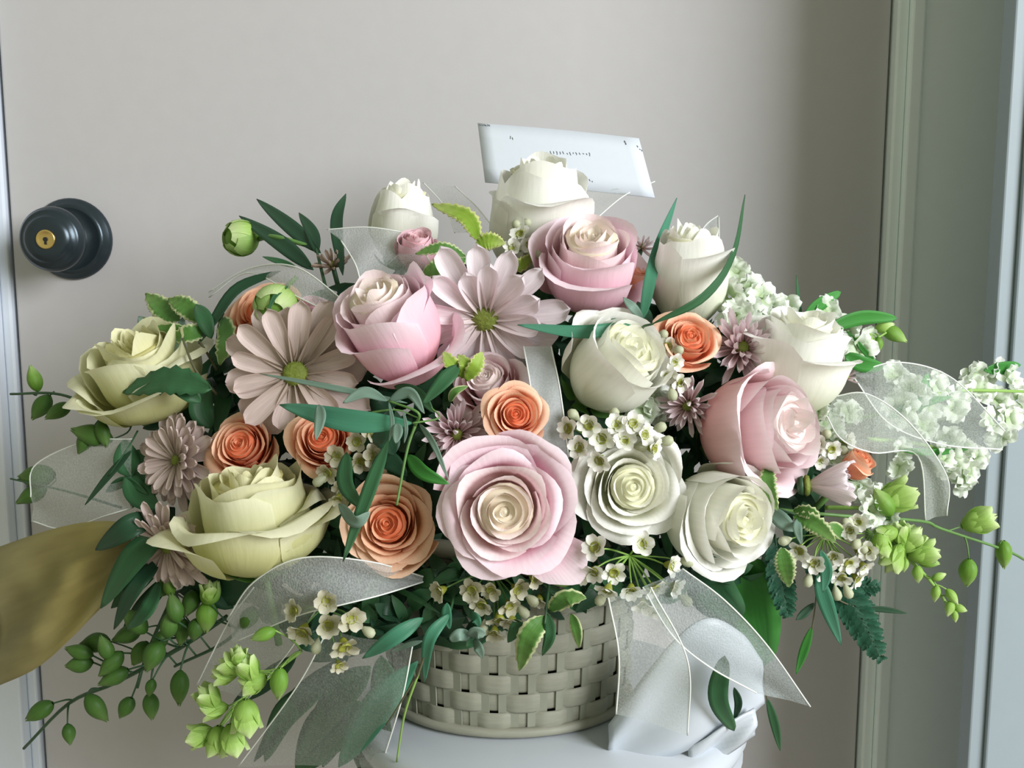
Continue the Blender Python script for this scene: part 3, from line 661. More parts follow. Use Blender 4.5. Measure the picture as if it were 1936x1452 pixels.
spike('green larkspur spike with three buds leaving the picture at far left', [(250,800,.02),(190,775,0),(110,745,-.01),(20,745,-.01)], [(65,716,-.3,-1,50,'g'),(78,770,-.5,.7,54),(110,778,-.7,.4,52),(175,822,-.6,-.2,74),(160,835,-.5,.9,50),(195,820,.3,.9,50)], 'd', -.01, 104, 4)
spike('green larkspur tips at the left edge under the sheer loop', [(230,960,.02),(130,930,0),(20,905,0)], [(70,900,-1,.1,70),(60,935,-.9,.5,60)], 'd', .01, 105, 3)
spike('larkspur spike reaching right with two hanging buds', [(1440,960,.02),(1590,975,0),(1740,985,0),(1780,1000,0),(1900,1040,-.01),(1940,1060,-.01)], [(1850,985,.9,-.3,66,'l'),(1830,1082,0,1,54,'g'),(1898,1048,.1,1,54,'g'),(1695,940,.8,-.3,80,'l'),(1670,950,-.4,-.6,60,'g')], 'g', -.01, 106, 4)
spike('tapering larkspur spike hanging at lower right with tiny buds', [(1640,980,.01),(1700,1040,0),(1760,1100,0),(1805,1165,0)],
      [(1720,1020,.5,-.7,60,'l'),(1745,1045,.7,-.1,60,'l'),(1690,1055,-.4,.7,60,'l'),(1700,1010,-.3,-.8,50,'l'),(1675,1010,-.6,.2,46),(1735,1085,.1,1,34),(1775,1090,.8,-.3,28),(1769,1122,-.1,1,32),(1800,1128,.5,.7,34),(1795,1150,-.3,1,30),(1815,1150,.8,.3,26),(1805,1165,.2,1,24),(1710,1068,-.1,1,26),(1755,1062,.9,.2,44,'g'),(1665,1030,.1,1,50,'l')], 'l', -.012, 107, 4)
spike('small lime larkspur tip at upper right past the white stock', [(1600,670,.02),(1640,650,0),(1690,620,0)], [(1690,632,.8,.5,52,'g'),(1672,618,.9,-.3,36),(1660,652,0,1,30,'g'),(1640,645,-.3,.8,30,'l')], 'l', .0, 108, 3)
spike('short dark green larkspur side shoot behind the lime buds at bottom left', [(470,1150,.02),(430,1210,.0),(330,1260,.0)], [(395,1118,.1,-1,44,'l'),(320,1110,-.1,-.9,40,'g'),(470,1170,-.4,.6,50),(300,1215,-.4,.7,52),(265,1235,-.5,.8,50),(370,1190,-.3,1,46)], 'd', -.015, 109, 4)
# round buds
def roundbud(label, px, py, r_px, axis, stempts, dd=0, seed=1, kind='g'):
    rnd = random.Random(seed); d = dome(px, py)+dd; s = M_(r_px, d); ax = Vector((axis[0], -axis[2], axis[1])).normalized()
    o = thing('ranunculus_bud', label, 'flower bud', P(px, py, d)-ax*s)
    R = zmat(Vector((0, 0, 0)), ax)
    v, f = lathe_geo([(.01*s, .02*s)]+[(.93*s*math.sin(PI*k/12), s*(1-.95*math.cos(PI*k/12))) for k in range(1, 12)]+[(.02*s, 1.95*s)], 20)
    obj('bud', mesh('bud', v, f, [(.5, .3)]*len(v)), MBUD, o, R)
    for i in range(8):
        a = i*2.4; lay = i//4
        def fn(u, t):
            ph = PI*(.06+(.80-.12*lay)*t); wd = (.95)*math.sin(min(1, .35+1.0*t)*PI*.62)
            rr = s*(1.03+.02*i*.6+.08*t*t); aa = a+u*wd*(1-.45*t**2.5)
            return Vector((rr*math.sin(ph)*math.cos(aa), rr*math.sin(ph)*math.sin(aa), s-rr*math.cos(ph)))
        v, f, uv = grid(6, 7, fn)
        obj('sepal', mesh('sepal', v, f, uv), MBUDL if i % 3 == 0 else MBUD, o, R)
    st_ = conv(stempts)
    stem(o, [o.location+ax*s*.05]+st_, 7, MSTEM, raw=True)
    return o
roundbud('round green flower bud on a curved stem at upper left, against the door', 456, 450, 31, (-.6, .1, .7), [(520,448,.03),(600,470,.04)], .04, 1)
roundbud('round striped green bud in front of the upper left orange rose', 522, 580, 39, (.1, -.2, .95), [(545,540,.01),(560,525,.02)], -.02, 2)
roundbud('dim green bud in the shade below the largest pink rose', 1062, 1070, 34, (.5, .2, .8), [(1040,1060,.04)], .015, 3)

# ------------------------------------------------------------------ leaf sprigs
sprig('eucalyptus_sprig', 'dark slender leaf sprig at upper left pointing at the round bud', 'eucalyptus', (600, 560),
      [([(592,510,.03),(530,460,.03),(452,408,.03)], 32, 'dark'), ([(606,478,.035),(550,430,.035),(485,376,.035)], 30, 'dark'), ([(600,480,.035),(590,440,.035),(565,402,.035)], 24, 'dark'),
       ([(648,520,.03),(636,420,.03),(654,366,.03)], 24, 'dark'), ([(560,505,.02),(530,495,.02),(496,485,.02)], 12, 'mid')],
      [(4, [(620,560,.04),(605,500,.035),(598,470,.035)])])
sprig('eucalyptus_sprig', 'dark arching leaf blade at left crossing above the orange rose', 'eucalyptus', (380, 660),
      [([(530,512,-.01),(450,545,-.01),(405,605,-.005),(375,650,.0)], 22, 'dark'), ([(545,540,-.03),(520,560,-.04),(505,595,-.04)], 10, 'mid')])
sprig('eucalyptus_sprig', 'long curved teal leaf standing at upper right of the white bud', 'eucalyptus', (1240, 620),
      [([(1235,612,-.045),(1330,560,-.06),(1385,480,-.03),(1409,368,.0)], 26, 'mid', dict(twist=.5, peak=.5)),],
      [(3, [(1240,640,.02),(1215,620,-.03),(1235,612,-.045)])])
sprig('eucalyptus_sprig', 'long thin teal leaf standing between upper pink rose and white bud', 'eucalyptus', (1212, 620),
      [([(1214,605,-.02),(1240,480,.0),(1280,374,.01)], 26, 'teal', dict(peak=.35)), ([(1215,602,-.02),(1195,580,-.03),(1178,562,-.03)], 18, 'grey')])
sprig('eucalyptus_sprig', 'horizontal teal leaf below the daisy and upper center pink rose', 'eucalyptus', (1200, 610),
      [([(1195,615,-.03),(1100,628,-.035),(978,614,-.035)], 26, 'teal', dict(peak=.42)), ([(1190,618,-.02),(1160,612,-.025),(1130,628,-.02)], 20, 'mid'), ([(1210,640,-.01),(1218,600,.0),(1205,570,.0)], 34, 'dark')])
sprig('leaf_sprig', 'bright green oval leaves at upper right past the far right white bud', 'leaf sprig', (1580, 640),
      [([(1522,600,.0),(1550,575,.0),(1590,552,.0)], 26, 'green', dict(sharp=.5)), ([(1570,618,-.01),(1630,600,-.01),(1696,602,-.01)], 28, 'green', dict(sharp=.5)), ([(1598,672,-.01),(1630,688,-.01),(1670,694,-.01)], 30, 'green', dict(sharp=.45)),
       ([(1516,610,.01),(1510,570,.01),(1506,520,.01)], 8, 'mid'), ([(1600,625),(1640,670),(1668,696)], 10, 'green')])
sprig('eucalyptus_sprig', 'teal eucalyptus sprig fanning out at center left below the tall pink bud', 'eucalyptus', (785, 800),
      [([(780,800,-.035),(660,796,-.045),(528,765,-.04)], 44, 'teal', dict(peak=.5)), ([(770,762,-.03),(640,735,-.04),(490,706,-.035)], 12, 'grey'),
       ([(733,758,-.04),(690,742,-.045),(648,762,-.045)], 22, 'grey', dict(peak=.5)), ([(735,758,-.04),(775,742,-.045),(802,782,-.04)], 22, 'grey'),
       ([(602,765,-.05),(606,790,-.05),(597,832,-.05)], 24, 'grey'), ([(792,800,-.03),(820,840,-.04),(848,908,-.035)], 12, 'grey'),
       ([(735,760,-.045),(742,800,-.045),(735,835,-.04)], 8, 'grey'), ([(762,775,-.045),(768,810,-.045),(764,838,-.04)], 7, 'grey'), ([(750,800,-.045),(752,818,-.045),(748,838,-.045)], 22, 'grey'),
       ([(770,860,-.03),(800,892,-.035),(848,915,-.035)], 30, 'green'), ([(868,690,-.02),(840,720,-.025),(798,765,-.02)], 30, 'mid'), ([(745,730,-.005),(790,745,-.01),(820,780,-.01)], 26, 'mid')],
      [(3, [(785,805,-.03),(790,780,-.04),(735,758,-.04)]), (3, [(785,805,-.03),(770,850,-.03),(750,955,-.04)]), (2, [(780,800,-.035),(830,790,-.03),(815,770,-.03)]), (2, [(700,780,-.04),(750,775,-.04),(790,790,-.035)])], smat=MSTEM)
sprig('eucalyptus_sprig', 'dark V shaped leaf pair above the peach orange rose', 'eucalyptus', (700, 900),
      [([(655,855,-.02),(655,915,-.03),(688,965,-.03)], 34, 'mid'), ([(735,830,-.02),(705,910,-.035),(648,1062,-.04)], 28, 'mid', dict(peak=.55)), ([(640,952,-.03),(672,985,-.04),(700,968,-.04)], 26, 'grey'),
       ([(745,860,-.005),(730,830,-.005),(700,830,.0)], 46, 'dark'), ([(770,900,0),(730,870,0),(700,905,0)], 36, 'dark')])
sprig('eucalyptus_sprig', 'two teal leaves hanging over the left side of the basket', 'eucalyptus', (850, 1140),
      [([(850,1160,-.02),(812,1210,-.035),(802,1290,-.03)], 24, 'teal'), ([(800,1168,-.02),(745,1205,-.035),(685,1245,-.035)], 30, 'teal'), ([(798,1212,-.02),(770,1220,-.02),(738,1232,-.02)], 10, 'grey'), ([(845,1140,-.02),(845,1165,-.02),(850,1190,-.02)], 20, 'teal')],
      [(3, [(860,1110,.01),(855,1140,-.01),(850,1160,-.02)])])
sprig('eucalyptus_sprig', 'broad teal and dark leaves draping left of the basket at the bottom', 'eucalyptus', (740, 1250),
      [([(790,1250,.0),(720,1330,-.01),(640,1450,-.01)], 62, 'teal', dict(peak=.55)), ([(700,1260,.02),(640,1320,.02),(560,1440,.02)], 60, 'mid'), ([(660,1240,.02),(560,1330,.02),(480,1440,.02)], 44, 'dark'), ([(760,1180,.02),(680,1200,.02),(590,1250,.02)], 70, 'dark'), ([(620,1260,.02),(640,1350,.02),(620,1440,.02)], 50, 'dark'), ([(720,1240,.025),(730,1320,.025),(690,1400,.025)], 60, 'mid'), ([(770,1130,.03),(700,1130,.03),(600,1150,.03)], 70, 'dark')])
sprig('leaf_sprig', 'wide grey green leaves spreading under the sheer tails at the bottom left', 'leaf sprig', (600, 1330),
      [([(690,1330,.02),(620,1380,.02),(560,1460,.02)], 90, 'mid'), ([(730,1350,.02),(700,1400,.02),(690,1470,.02)], 80, 'dark'), ([(620,1290,.02),(540,1350,.02),(500,1440,.02)], 50, 'mid'), ([(650,1300,.03),(640,1360,.03),(610,1450,.03)], 60, 'teal'), ([(560,1240,.02),(500,1290,.02),(440,1330,.02)], 36, 'dark')])
sprig('leaf_sprig', 'dark leaves in the gap between the two cream roses and the mauve blooms at left', 'leaf sprig', (380, 800),
      [([(390,800,.02),(330,790,.02),(270,810,.02)], 46, 'dark'), ([(400,810,.02),(380,770,.01),(395,720,.01)], 44, 'mid'), ([(380,830,.02),(400,880,.02),(380,930,.02)], 50, 'dark'), ([(260,850,.03),(270,900,.03),(250,960,.02)], 60, 'mid'), ([(420,680,.02),(430,640,.02),(420,590,.02)], 40, 'dark')])
sprig('leaf_sprig', 'dark leaves half covering the olive leaf at the left', 'leaf sprig', (280, 1050),
      [([(310,1000,-.03),(250,1060,-.055),(190,1150,-.055)], 50, 'mid'), ([(300,1060,-.03),(255,1110,-.055),(215,1190,-.055)], 34, 'dark'), ([(290,975,-.03),(240,1000,-.055),(180,1040,-.055)], 44, 'dark'), ([(300,1100,-.02),(280,1150,-.04),(240,1190,-.04)], 30, 'mid')])
gr = thing('grass_blades', 'thin tan and green grass blades bending over the lower left basket side', 'grass', PD(790, 1280))
stem(gr, [(792,1270,-.03),(750,1340,-.035),(730,1370,-.035)], 2, MTWIG, 'blade'); stem(gr, [(792,1270,-.03),(765,1350,-.035),(750,1440,-.035)], 2.5, MSTEML, 'blade'); stem(gr, [(815,1200,-.03),(792,1270,-.035),(780,1290,-.03)], 2.5, MTWIG, 'blade')
sprig('leaf_sprig', 'broad green leaf hanging right of the basket behind the sparkling ribbon', 'leaf', (1400, 1070),
      [([(1400,1050,.03),(1420,1150,.03),(1442,1260,.03)], 110, 'green', dict(sharp=.5, peak=.4)), ([(1330,1060,.03),(1350,1120,.03),(1400,1170,.03)], 90, 'mid', dict(sharp=.5))])
sprig('leaf_sprig', 'small dark leaf lying against the white satin cloth at lower right', 'leaf', (1370, 1280),
      [([(1370,1240,-.02),(1358,1320,-.03),(1388,1382,-.03)], 36, 'mid', dict(sharp=.5)), ([(1388,1300,-.02),(1396,1330,-.025),(1388,1362,-.02)], 14, 'dark')])
sprig('eucalyptus_sprig', 'teal leaf blades hanging among the ferns at lower right', 'eucalyptus', (1560, 1090),
      [([(1545,1085,-.0),(1562,1140,-.01),(1590,1220,-.01)], 28, 'teal'), ([(1552,1040,-.02),(1562,1080,-.02),(1556,1120,-.02)], 22, 'teal'), ([(1535,1185,.0),(1520,1230,.0),(1505,1275,.0)], 16, 'green'), ([(1540,1140,.0),(1520,1160,.0),(1505,1172,.0)], 14, 'dark'), ([(1620,1150,.0),(1670,1152,.0),(1715,1160,.0)], 12, 'dark'), ([(1450,1320,.03),(1465,1370,.03),(1475,1420,.03)], 16, 'mid')],
      [(2, [(1545,1085,.0),(1542,1140,.0),(1535,1190,.0)]), (2, [(1440,1150,.04),(1442,1250,.035),(1450,1325,.03)]), (2, [(1545,1085,.0),(1580,1130,.0),(1622,1150,.0)])], smat=MTWIG)
sprig('leaf_sprig', 'dark jagged leaf lying on the ruffled cream rose at far left', 'leaf', (400, 740),
      [([(400,735,-.03),(320,720,-.04),(230,742,-.035)], 52, 'mid', dict(serr=.12)), ([(380,760,-.02),(350,740,-.03),(300,715,-.03)], 30, 'mid')],
      [(3, [(410,745,-.0),(370,700,-.02),(345,640,-.02)])], smat=MTWIG)
sprig('leaf_sprig', 'dark green leaves filling the left side around the lower chrysanthemum', 'leaf sprig', (330, 1000),
      [([(330,960,.02),(280,1010,.02),(200,1060,.0)], 60, 'dark'), ([(320,1040,.0),(260,1100,-.0),(210,1150,-.0)], 40, 'mid'), ([(330,1080,.0),(270,1150,0),(230,1200,.0)], 34, 'dark'), ([(250,900,.0),(240,870,.0),(235,830,0)], 46, 'mid'), ([(300,960,.0),(260,930,.0),(240,890,0)], 46, 'mid'),
       ([(380,1120,.0),(450,1110,.0),(520,1080,.0)], 60, 'dark'), ([(440,1150,.0),(400,1110,.0),(340,1120,.0)], 60, 'dark'), ([(250,850,-.02),(205,900,-.02),(160,955,-.02)], 14, 'dark'), ([(200,930,.0),(240,910,.0),(280,935,.0)], 20, 'mid')],
      [(2, [(260,815,.0),(240,850,-.02),(205,900,-.02)])])
sprig('pittosporum_sprig', 'variegated leaf sprig with cream edges at upper left beside the orange rose', 'pittosporum', (400, 640),
      [([(340,605,.0),(310,585,.0),(275,555,.0)], 44, 'vari', dict(serr=.08, n=24)), ([(385,610,.0),(350,580,-.005),(318,565,-.005)], 40, 'vari', dict(serr=.08, n=24)), ([(350,620,-.01),(315,620,-.01),(270,600,-.01)], 22, 'vari', dict(serr=.08)),
       ([(390,625,0),(355,632,-.01),(318,640,-.01)], 36, 'vari', dict(serr=.1)), ([(400,640,0),(385,600,-.01),(370,575,-.01)], 30, 'mid'), ([(345,600,.0),(338,640,-.01),(330,675,-.01)], 24, 'grey'), ([(420,600,.0),(430,640,-.01),(415,690,-.01)], 44, 'vari', dict(serr=.1)), ([(300,640,.01),(280,620,.0),(262,598,.0)], 30, 'grey')],
      [(3, [(410,700,.02),(380,650,0),(340,605,.0)])], smat=MTWIG)
sprig('pittosporum_sprig', 'curled lime edged leaf sprig at top between white bud and daisy', 'pittosporum', (900, 480),
      [([(905,455,-.01),(880,410,-.02),(816,386,-.02)], 36, 'lime', dict(serr=.12, n=24)), ([(900,465,-.02),(925,455,-.025),(955,460,-.02)], 34, 'lime', dict(serr=.12, n=24)), ([(880,485,-.02),(835,470,-.03),(785,480,-.025)], 26, 'vari', dict(serr=.14, n=24)), ([(880,490,-.01),(835,505,-.02),(795,520,-.015)], 42, 'vari', dict(serr=.1, n=24)), ([(960,500,.0),(985,500,-.01),(1010,480,0)], 26, 'lime', dict(serr=.12))],
      [(3, [(900,520,.02),(895,490,0),(905,455,-.01)])])
sprig('pittosporum_sprig', 'small lime green leaves right of the tall pink bud', 'pittosporum', (880, 720),
      [([(870,712,-.01),(855,690,-.02),(838,664,-.02)], 30, 'lime', dict(serr=.12)), ([(872,715,-.01),(880,690,-.02),(865,670,-.02)], 26, 'lime', dict(serr=.12)), ([(880,720,-.01),(900,690,-.02),(912,665,-.02)], 30, 'lime', dict(serr=.14)), ([(850,760,-.01),(860,740,-.02),(885,730,-.02)], 16, 'vari')])
sprig('pittosporum_sprig', 'variegated leaves right of the lowest white rose', 'pittosporum', (1470, 980),
      [([(1455,880,-.01),(1452,915,-.02),(1470,965,-.02)], 30, 'vari', dict(serr=.14, n=24)), ([(1500,975,-.01),(1540,990,-.02),(1580,1025,-.02)], 36, 'vari', dict(serr=.12, n=24)), ([(1500,965,-.01),(1530,968,-.02),(1550,985,-.02)], 26, 'vari', dict(serr=.12)), ([(1510,980,-.01),(1508,1000,-.02),(1515,1030,-.02)], 16, 'grey'), ([(1450,960,.0),(1480,985,-.01),(1500,1005,-.01)], 30, 'grey'),
       ([(1478,1035,-.02),(1485,1070,-.025),(1492,1110,-.02)], 36, 'vari', dict(serr=.12, n=24)), ([(1600,1020,-.01),(1580,1000,-.02),(1560,995,-.02)], 24, 'vari')],
      [(3, [(1440,950,.02),(1480,965,0),(1540,985,-.01)])])
sprig('pittosporum_sprig', 'variegated leaf sprig hanging in front of the basket center', 'pittosporum', (1040, 1110),
      [([(1040,1155,-.02),(1070,1130,-.03),(1108,1130,-.03)], 40, 'vari', dict(serr=.05, n=20)), ([(1030,1165,-.02),(1000,1205,-.03),(982,1268,-.03)], 44, 'vari', dict(serr=.06, n=20)), ([(1035,1160,-.02),(1040,1200,-.03),(1025,1240,-.03)], 22, 'mid'), ([(1080,1160,-.02),(1090,1190,-.03),(1095,1225,-.03)], 22, 'vari'), ([(985,1170,-.01),(975,1190,-.02),(960,1215,-.02)], 24, 'mid')],
      [(3, [(1040,1080,.02),(1035,1130,-.01),(1030,1180,-.025)])])
sprig('eucalyptus_sprig', 'small grey green round leaves on the basket rim below the shade-toned wax flowers', 'eucalyptus', (890, 1180),
      [([(890,1205,-.01),(870,1200,-.02),(850,1210,-.02)], 22, 'grey', dict(sharp=.4)), ([(892,1205,-.01),(900,1195,-.02),(918,1200,-.02)], 26, 'grey', dict(sharp=.4)), ([(895,1210,-.01),(905,1225,-.02),(912,1245,-.02)], 20, 'grey'), ([(890,1160,-.01),(900,1170,-.02),(905,1185,-.02)], 20, 'teal')])
# ferns
def fern(label, a, b, c, wpx, n=11, dd=0):
    o = thing('fern_frond', label, 'fern', conv([a])[0]); pts = catmull(conv([a, b, c]), n*2)
    v, f = tube_geo(pts, .0008, 5, .4); obj('midrib', mesh('midrib', [q-o.location for q in v], f), MSTEMD, o)
    for i in range(1, n*2):
        t = i/(n*2); p = pts[i]; T = (pts[min(i+1, n*2)]-pts[i-1]).normalized()
        S = T.cross(VIEW).normalized(); L = M_(wpx, .65)*(math.sin(PI*min(1, .18+.82*t))**.7)*.9+.002
        for sgn in (-1, 1):
            dr = (S*sgn*.85+T*.75).normalized(); e = p+dr*L+Vector((0, .002*math.sin(i*2), 0))
            v, f, uv = blade_geo([p, p.lerp(e, .5)+VIEW*.0008, e], L*.36+.0012, .2, 0, .16, 8, .6, .35)
            obj('leaflet', mesh('leaflet', [q-o.location for q in v], f, uv), LEAF['fern'], o)
fern('dark leatherleaf fern frond pointing down right at lower right', (1560,1070,.01), (1615,1150,.0), (1668,1250,-.01), 46, 11)
fern('dark fern frond hanging down between broad leaf and wax flowers', (1465,1010,.02), (1475,1090,.01), (1490,1168,.0), 34, 9)
fern('dark fern frond spreading right under the wax flower sprig', (1520,1060,.02), (1590,1105,.01), (1665,1110,.0), 34, 9)
fern('short dark fern frond behind the lower right teal leaves', (1540,1080,.03), (1590,1130,.02), (1650,1150,.015), 34, 8)

# ------------------------------------------------------------------ ribbons and paper
def loft(o, A, B, mat, nm='ribbon', n=28, m=8, rip=.002, hem=True, thick=0, rf=3.0):
    a = catmull(conv(A), n); b = catmull(conv(B), n); v = []; uv = []
    for i in range(n+1):
        for j in range(m+1):
            p = a[i].lerp(b[i], j/m); k = math.sin(PI*j/m)
            p = p+VIEW*(rip*k*math.sin(i/n*rf*PI+j*.5)+rip*.7*noise.noise(p*40)*k)
            v.append(p-o.location); uv.append((j/m, i/n))
    f = [(i*(m+1)+j, i*(m+1)+j+1, (i+1)*(m+1)+j+1, (i+1)*(m+1)+j) for i in range(n) for j in range(m)]
    ob = obj(nm, mesh(nm, v, f, uv), mat, o)
    if thick: s = ob.modifiers.new('thickness', 'SOLIDIFY'); s.thickness = thick
    if hem:
        for e in (a, b):
            vv, ff = tube_geo(e, .00050, 5); obj('hem', mesh('hem', [q-o.location for q in vv], ff), MHEM, ob)
    return ob
def ribbon(label, at, pieces, cat='ribbon'):
    o = thing('ribbon', label, cat, PD(*at))
    for p in pieces: loft(o, p[0], p[1], p[2], **(p[3] if len(p) > 3 else {}))
    return o
ribbon('sheer silver organza ribbon loop standing at upper left above the tall pink bud', (690, 540), [
    ([(618,434,.0),(700,430,-.005),(792,445,.0)], [(645,455,.0),(672,500,-.005),(684,545,.0)], MORG),
    ([(792,445,.0),(810,490,-.01),(830,530,-.0)], [(684,545,.0),(740,540,-.01),(830,560,.0)], MORGL)])
ribbon('narrow organza ribbon arching over the upper left orange rose', (540, 560), [
    ([(395,552,.02),(470,508,.0),(560,505,-.02),(655,572,-.025)], [(395,562,.02),(470,516,.0),(560,560,-.02),(640,600,-.02)], MORG)])
ribbon('grey satin ribbon running vertically between the daisy and the cream white bud', (1030, 850), [
    ([(990,655,-.005),(1005,745,-.012),(1018,865,.0)], [(1042,655,-.005),(1060,745,-.012),(1075,865,.0)], MSAT, dict(rip=.001))])
ribbon('large sheer ribbon loop at far right over the white stock flowers', (1620, 720), [
    ([(1615,705,.0),(1700,685,-.02),(1800,715,-.03),(1900,815,-.03)], [(1615,715,.0),(1680,800,-.0),(1780,840,-.01),(1895,850,-.02)], MORGL, dict(rip=.003))])
ribbon('sheer ribbon loop at right curving down past the tiny coral bud', (1600, 800), [
    ([(1575,750,.0),(1640,745,-.02),(1720,800,-.03),(1790,900,-.02),(1790,975,-.01)], [(1560,780,.0),(1590,830,-.015),(1650,856,-.02),(1735,862,-.02),(1750,985,.0)], MORGG, dict(rip=.003))])
ribbon('wide sheer ribbon loop at lower left over the basket side', (760, 1100), [
    ([(800,1090,.01),(700,1062,-.015),(570,1055,-.03),(480,1100,-.03),(430,1170,-.02)], [(800,1100,.01),(720,1125,-.015),(640,1145,-.03),(560,1165,-.03),(440,1215,-.02)], MORG, dict(rip=.003)),
    ([(480,1110,-.01),(430,1180,-.01),(372,1295,-.01)], [(600,1150,-.01),(540,1240,-.01),(470,1320,-.01)], MORGL)])
ribbon('sheer ribbon tails hanging at bottom left of the basket over the dark leaves', (640, 1200), [
    ([(620,1190,-.005),(560,1300,-.02),(450,1450,-.02)], [(780,1220,-.005),(760,1320,-.02),(720,1450,-.02)], MORGT, dict(rip=.004))])
ribbon('sparkling organza ribbon tail with pointed end at lower right of the basket', (1290, 1080), [
    ([(1290,1075,-.02),(1370,1135,-.035),(1450,1220,-.04),(1532,1336,-.04)], [(1215,1110,-.02),(1270,1200,-.035),(1340,1260,-.04),(1430,1310,-.04)], MSPK, dict(rip=.003))])
ribbon('sheer ribbon tail hanging straight down at the right side of the basket', (1180, 1120), [
    ([(1150,1130,-.03),(1170,1240,-.045),(1165,1350,-.045)], [(1230,1110,-.03),(1300,1250,-.045),(1300,1390,-.045)], MORGL, dict(rip=.003)),])
ribbon('folded organza ribbon loop at far left edge over the larkspur', (240, 830), [
    ([(250,830,.0),(160,835,-.01),(66,880,-.01),(58,940,-.01)], [(250,960,.0),(200,975,-.01),(120,1000,-.01),(60,985,-.01)], MORGL, dict(rip=.003))])
ribbon('faint sheer ribbon bow at the top behind the tall white bud', (1000, 470), [
    ([(1120,420,.04),(1180,370,.04),(1238,343,.04)], [(1080,370,.04),(1130,350,.04),(1225,344,.04)], MORGT),
    ([(940,440,.04),(900,390,.04),(860,352,.04)], [(860,440,.04),(840,390,.04),(800,345,.04)], MORGT)])
ribbon('pointed organza ribbon tip behind the upright upper right white bud', (1330, 480), [
    ([(1310,460,.02),(1335,425,.02),(1357,408,.02)], [(1362,520,.02),(1360,470,.02),(1359,410,.02)], MORG, dict(rip=.001))])
bl = thing('broad_leaf', 'broad yellowish olive leaf with a ragged tip at the lower left edge', 'leaf', PD(200, 1020))
loft(bl, [(-20,1040,-.04),(90,1003,-.04),(190,985,-.035),(290,995,-.02)], [(-10,1300,-.05),(70,1262,-.05),(150,1190,-.045),(245,1095,-.02)], LEAF['olive'], 'leaf', 24, 14, .008, False, .0006, 3)
cl = thing('satin_cloth', 'bunched white satin cloth on the stool right of the basket', 'cloth', PD(1300, 1380))
loft(cl, [(1150,1370,.0),(1240,1250,.0),(1330,1172,.0),(1400,1195,.0),(1442,1250,.0)], [(1150,1452,-.02),(1240,1440,-.03),(1320,1410,-.03),(1400,1368,-.02),(1446,1330,.0)], MCLOTH, 'fold', 32, 10, .004, False, .0015, 2.6)
loft(cl, [(1300,1415,-.03),(1370,1375,-.03),(1428,1340,-.02)], [(1300,1470,-.03),(1380,1425,-.03),(1428,1390,-.02)], MCLOTH, 'fold', 16, 8, .006, False, .0015, 2)

# envelope
E = [P(903,233,.80), P(1208,262,.80), P(1238,374,.79), P(917,345,.79)]
ec = (E[0]+E[1]+E[2]+E[3])/4
ev = thing('envelope', 'white florist envelope tilted behind the tall white bud at the top', 'envelope', ec)
nrm = (E[1]-E[0]).cross(E[3]-E[0]).normalized()
if nrm.y > 0: nrm = -nrm
def EP(u, v_, off=0):
    return E[0].lerp(E[1], u).lerp(E[3].lerp(E[2], u), v_)+nrm*(off+.002*math.sin(u*PI))-ec
v = []; n = 12
for s_ in (.0004, -.0004):
    for j in range(5):
        for i in range(n+1): v.append(EP(i/n, j/4, s_))
f = []; K = 5*(n+1)
for j in range(4):
    for i in range(n):
        a = j*(n+1)+i; f.append((a, a+n+1, a+n+2, a+1)); f.append((K+a, K+a+1, K+a+n+2, K+a+n+1))
edge = [i for i in range(n+1)]+[(j+1)*(n+1)-1 for j in range(1, 5)]+[4*(n+1)+i for i in range(n-1, -1, -1)]+[j*(n+1) for j in range(3, 0, -1)]
for i in range(len(edge)):
    a, b = edge[i], edge[(i+1) % len(edge)]; f.append((a, b, K+b, K+a))
obj('envelope_body', mesh('envelope_body', v, f), MPAPER, ev)
def marks(u0, v0, u1, v1, cnt, h, seed):
    rnd = random.Random(seed); g = []
    for i in range(cnt):
        t = i/max(1, cnt-1); u = u0+(u1-u0)*t; vv = v0+(v1-v0)*t
        p = [EP(u+rnd.uniform(-.003, .003), vv+rnd.uniform(-h, 0), .0006), EP(u+.004, vv+rnd.uniform(-h/2, h/2), .0006), EP(u+rnd.uniform(0, .008), vv+rnd.uniform(0, h), .0006)]
        g.append(tube_geo(p, .00022, 4))
    return join(g)
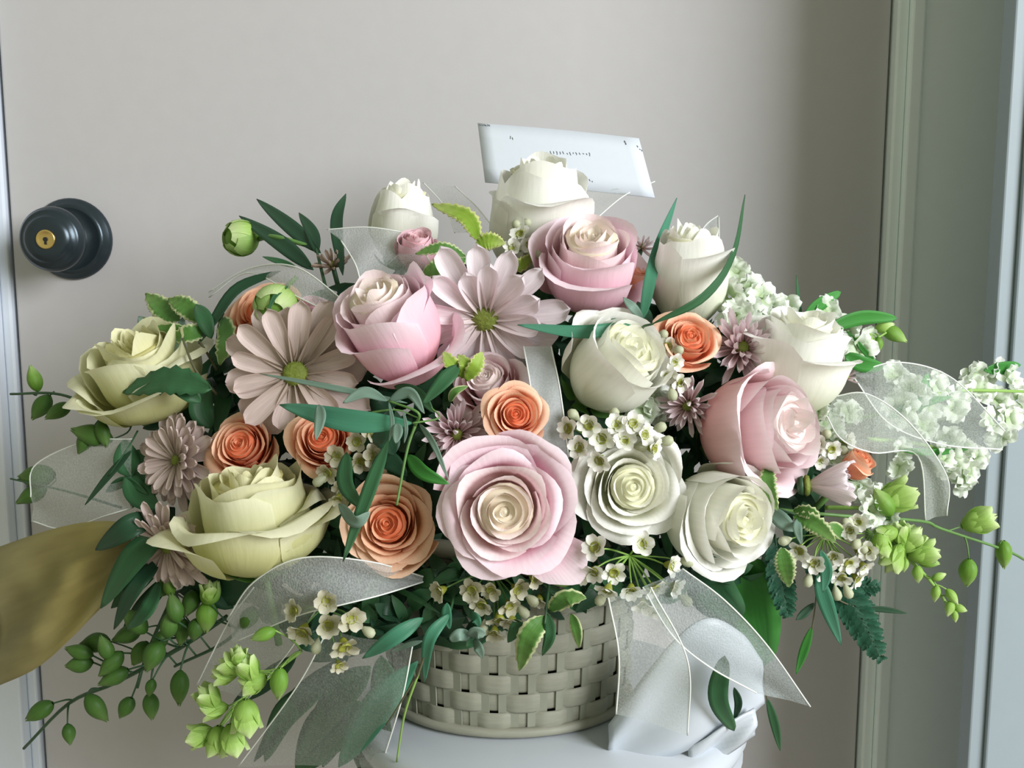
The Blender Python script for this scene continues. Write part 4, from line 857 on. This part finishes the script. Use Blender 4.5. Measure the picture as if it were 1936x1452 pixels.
for nm_, a in (('printed_mark', (.01,.03,.07,.035,7,.02,1)), ('pen_mark', (.19,.20,.20,.22,2,.04,2)), ('pen_mark', (.90,.11,.905,.12,2,.05,3)), ('printed_mark', (.975,.16,.995,.22,3,.03,4)), ('pen_mark', (.40,.42,.66,.38,14,.03,5)), ('pen_mark', (.58,.80,.64,.84,5,.03,6))):
    v, f = marks(*a); obj(nm_, mesh(nm_, v, f), MINK, ev)
stk = stem(ev, [P(1060,365,.805), P(1050,450,.80), P(1040,560,.78)], 5, MSTEML, 'card_pick', raw=True)

# ------------------------------------------------------------------ dense greenery between the stems
rnd = random.Random(5)
hull = [(440,600),(600,540),(760,500),(1000,500),(1200,560),(1440,620),(1560,700),(1590,850),(1560,1000),(1460,1090),(1320,1120),(1230,1150),(1100,1165),(1000,1190),(900,1225),(780,1235),(600,1230),(420,1130),(330,950),(340,760)]
def inside(x, y):
    c = False; j = len(hull)-1
    for i in range(len(hull)):
        xi, yi = hull[i]; xj, yj = hull[j]
        if (yi > y) != (yj > y) and x < (xj-xi)*(y-yi)/(yj-yi)+xi: c = not c
        j = i
    return c
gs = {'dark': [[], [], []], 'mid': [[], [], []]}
cnt = 0
while cnt < 1500:
    x, y = rnd.uniform(320, 1600), rnd.uniform(490, 1240)
    if not inside(x, y): continue
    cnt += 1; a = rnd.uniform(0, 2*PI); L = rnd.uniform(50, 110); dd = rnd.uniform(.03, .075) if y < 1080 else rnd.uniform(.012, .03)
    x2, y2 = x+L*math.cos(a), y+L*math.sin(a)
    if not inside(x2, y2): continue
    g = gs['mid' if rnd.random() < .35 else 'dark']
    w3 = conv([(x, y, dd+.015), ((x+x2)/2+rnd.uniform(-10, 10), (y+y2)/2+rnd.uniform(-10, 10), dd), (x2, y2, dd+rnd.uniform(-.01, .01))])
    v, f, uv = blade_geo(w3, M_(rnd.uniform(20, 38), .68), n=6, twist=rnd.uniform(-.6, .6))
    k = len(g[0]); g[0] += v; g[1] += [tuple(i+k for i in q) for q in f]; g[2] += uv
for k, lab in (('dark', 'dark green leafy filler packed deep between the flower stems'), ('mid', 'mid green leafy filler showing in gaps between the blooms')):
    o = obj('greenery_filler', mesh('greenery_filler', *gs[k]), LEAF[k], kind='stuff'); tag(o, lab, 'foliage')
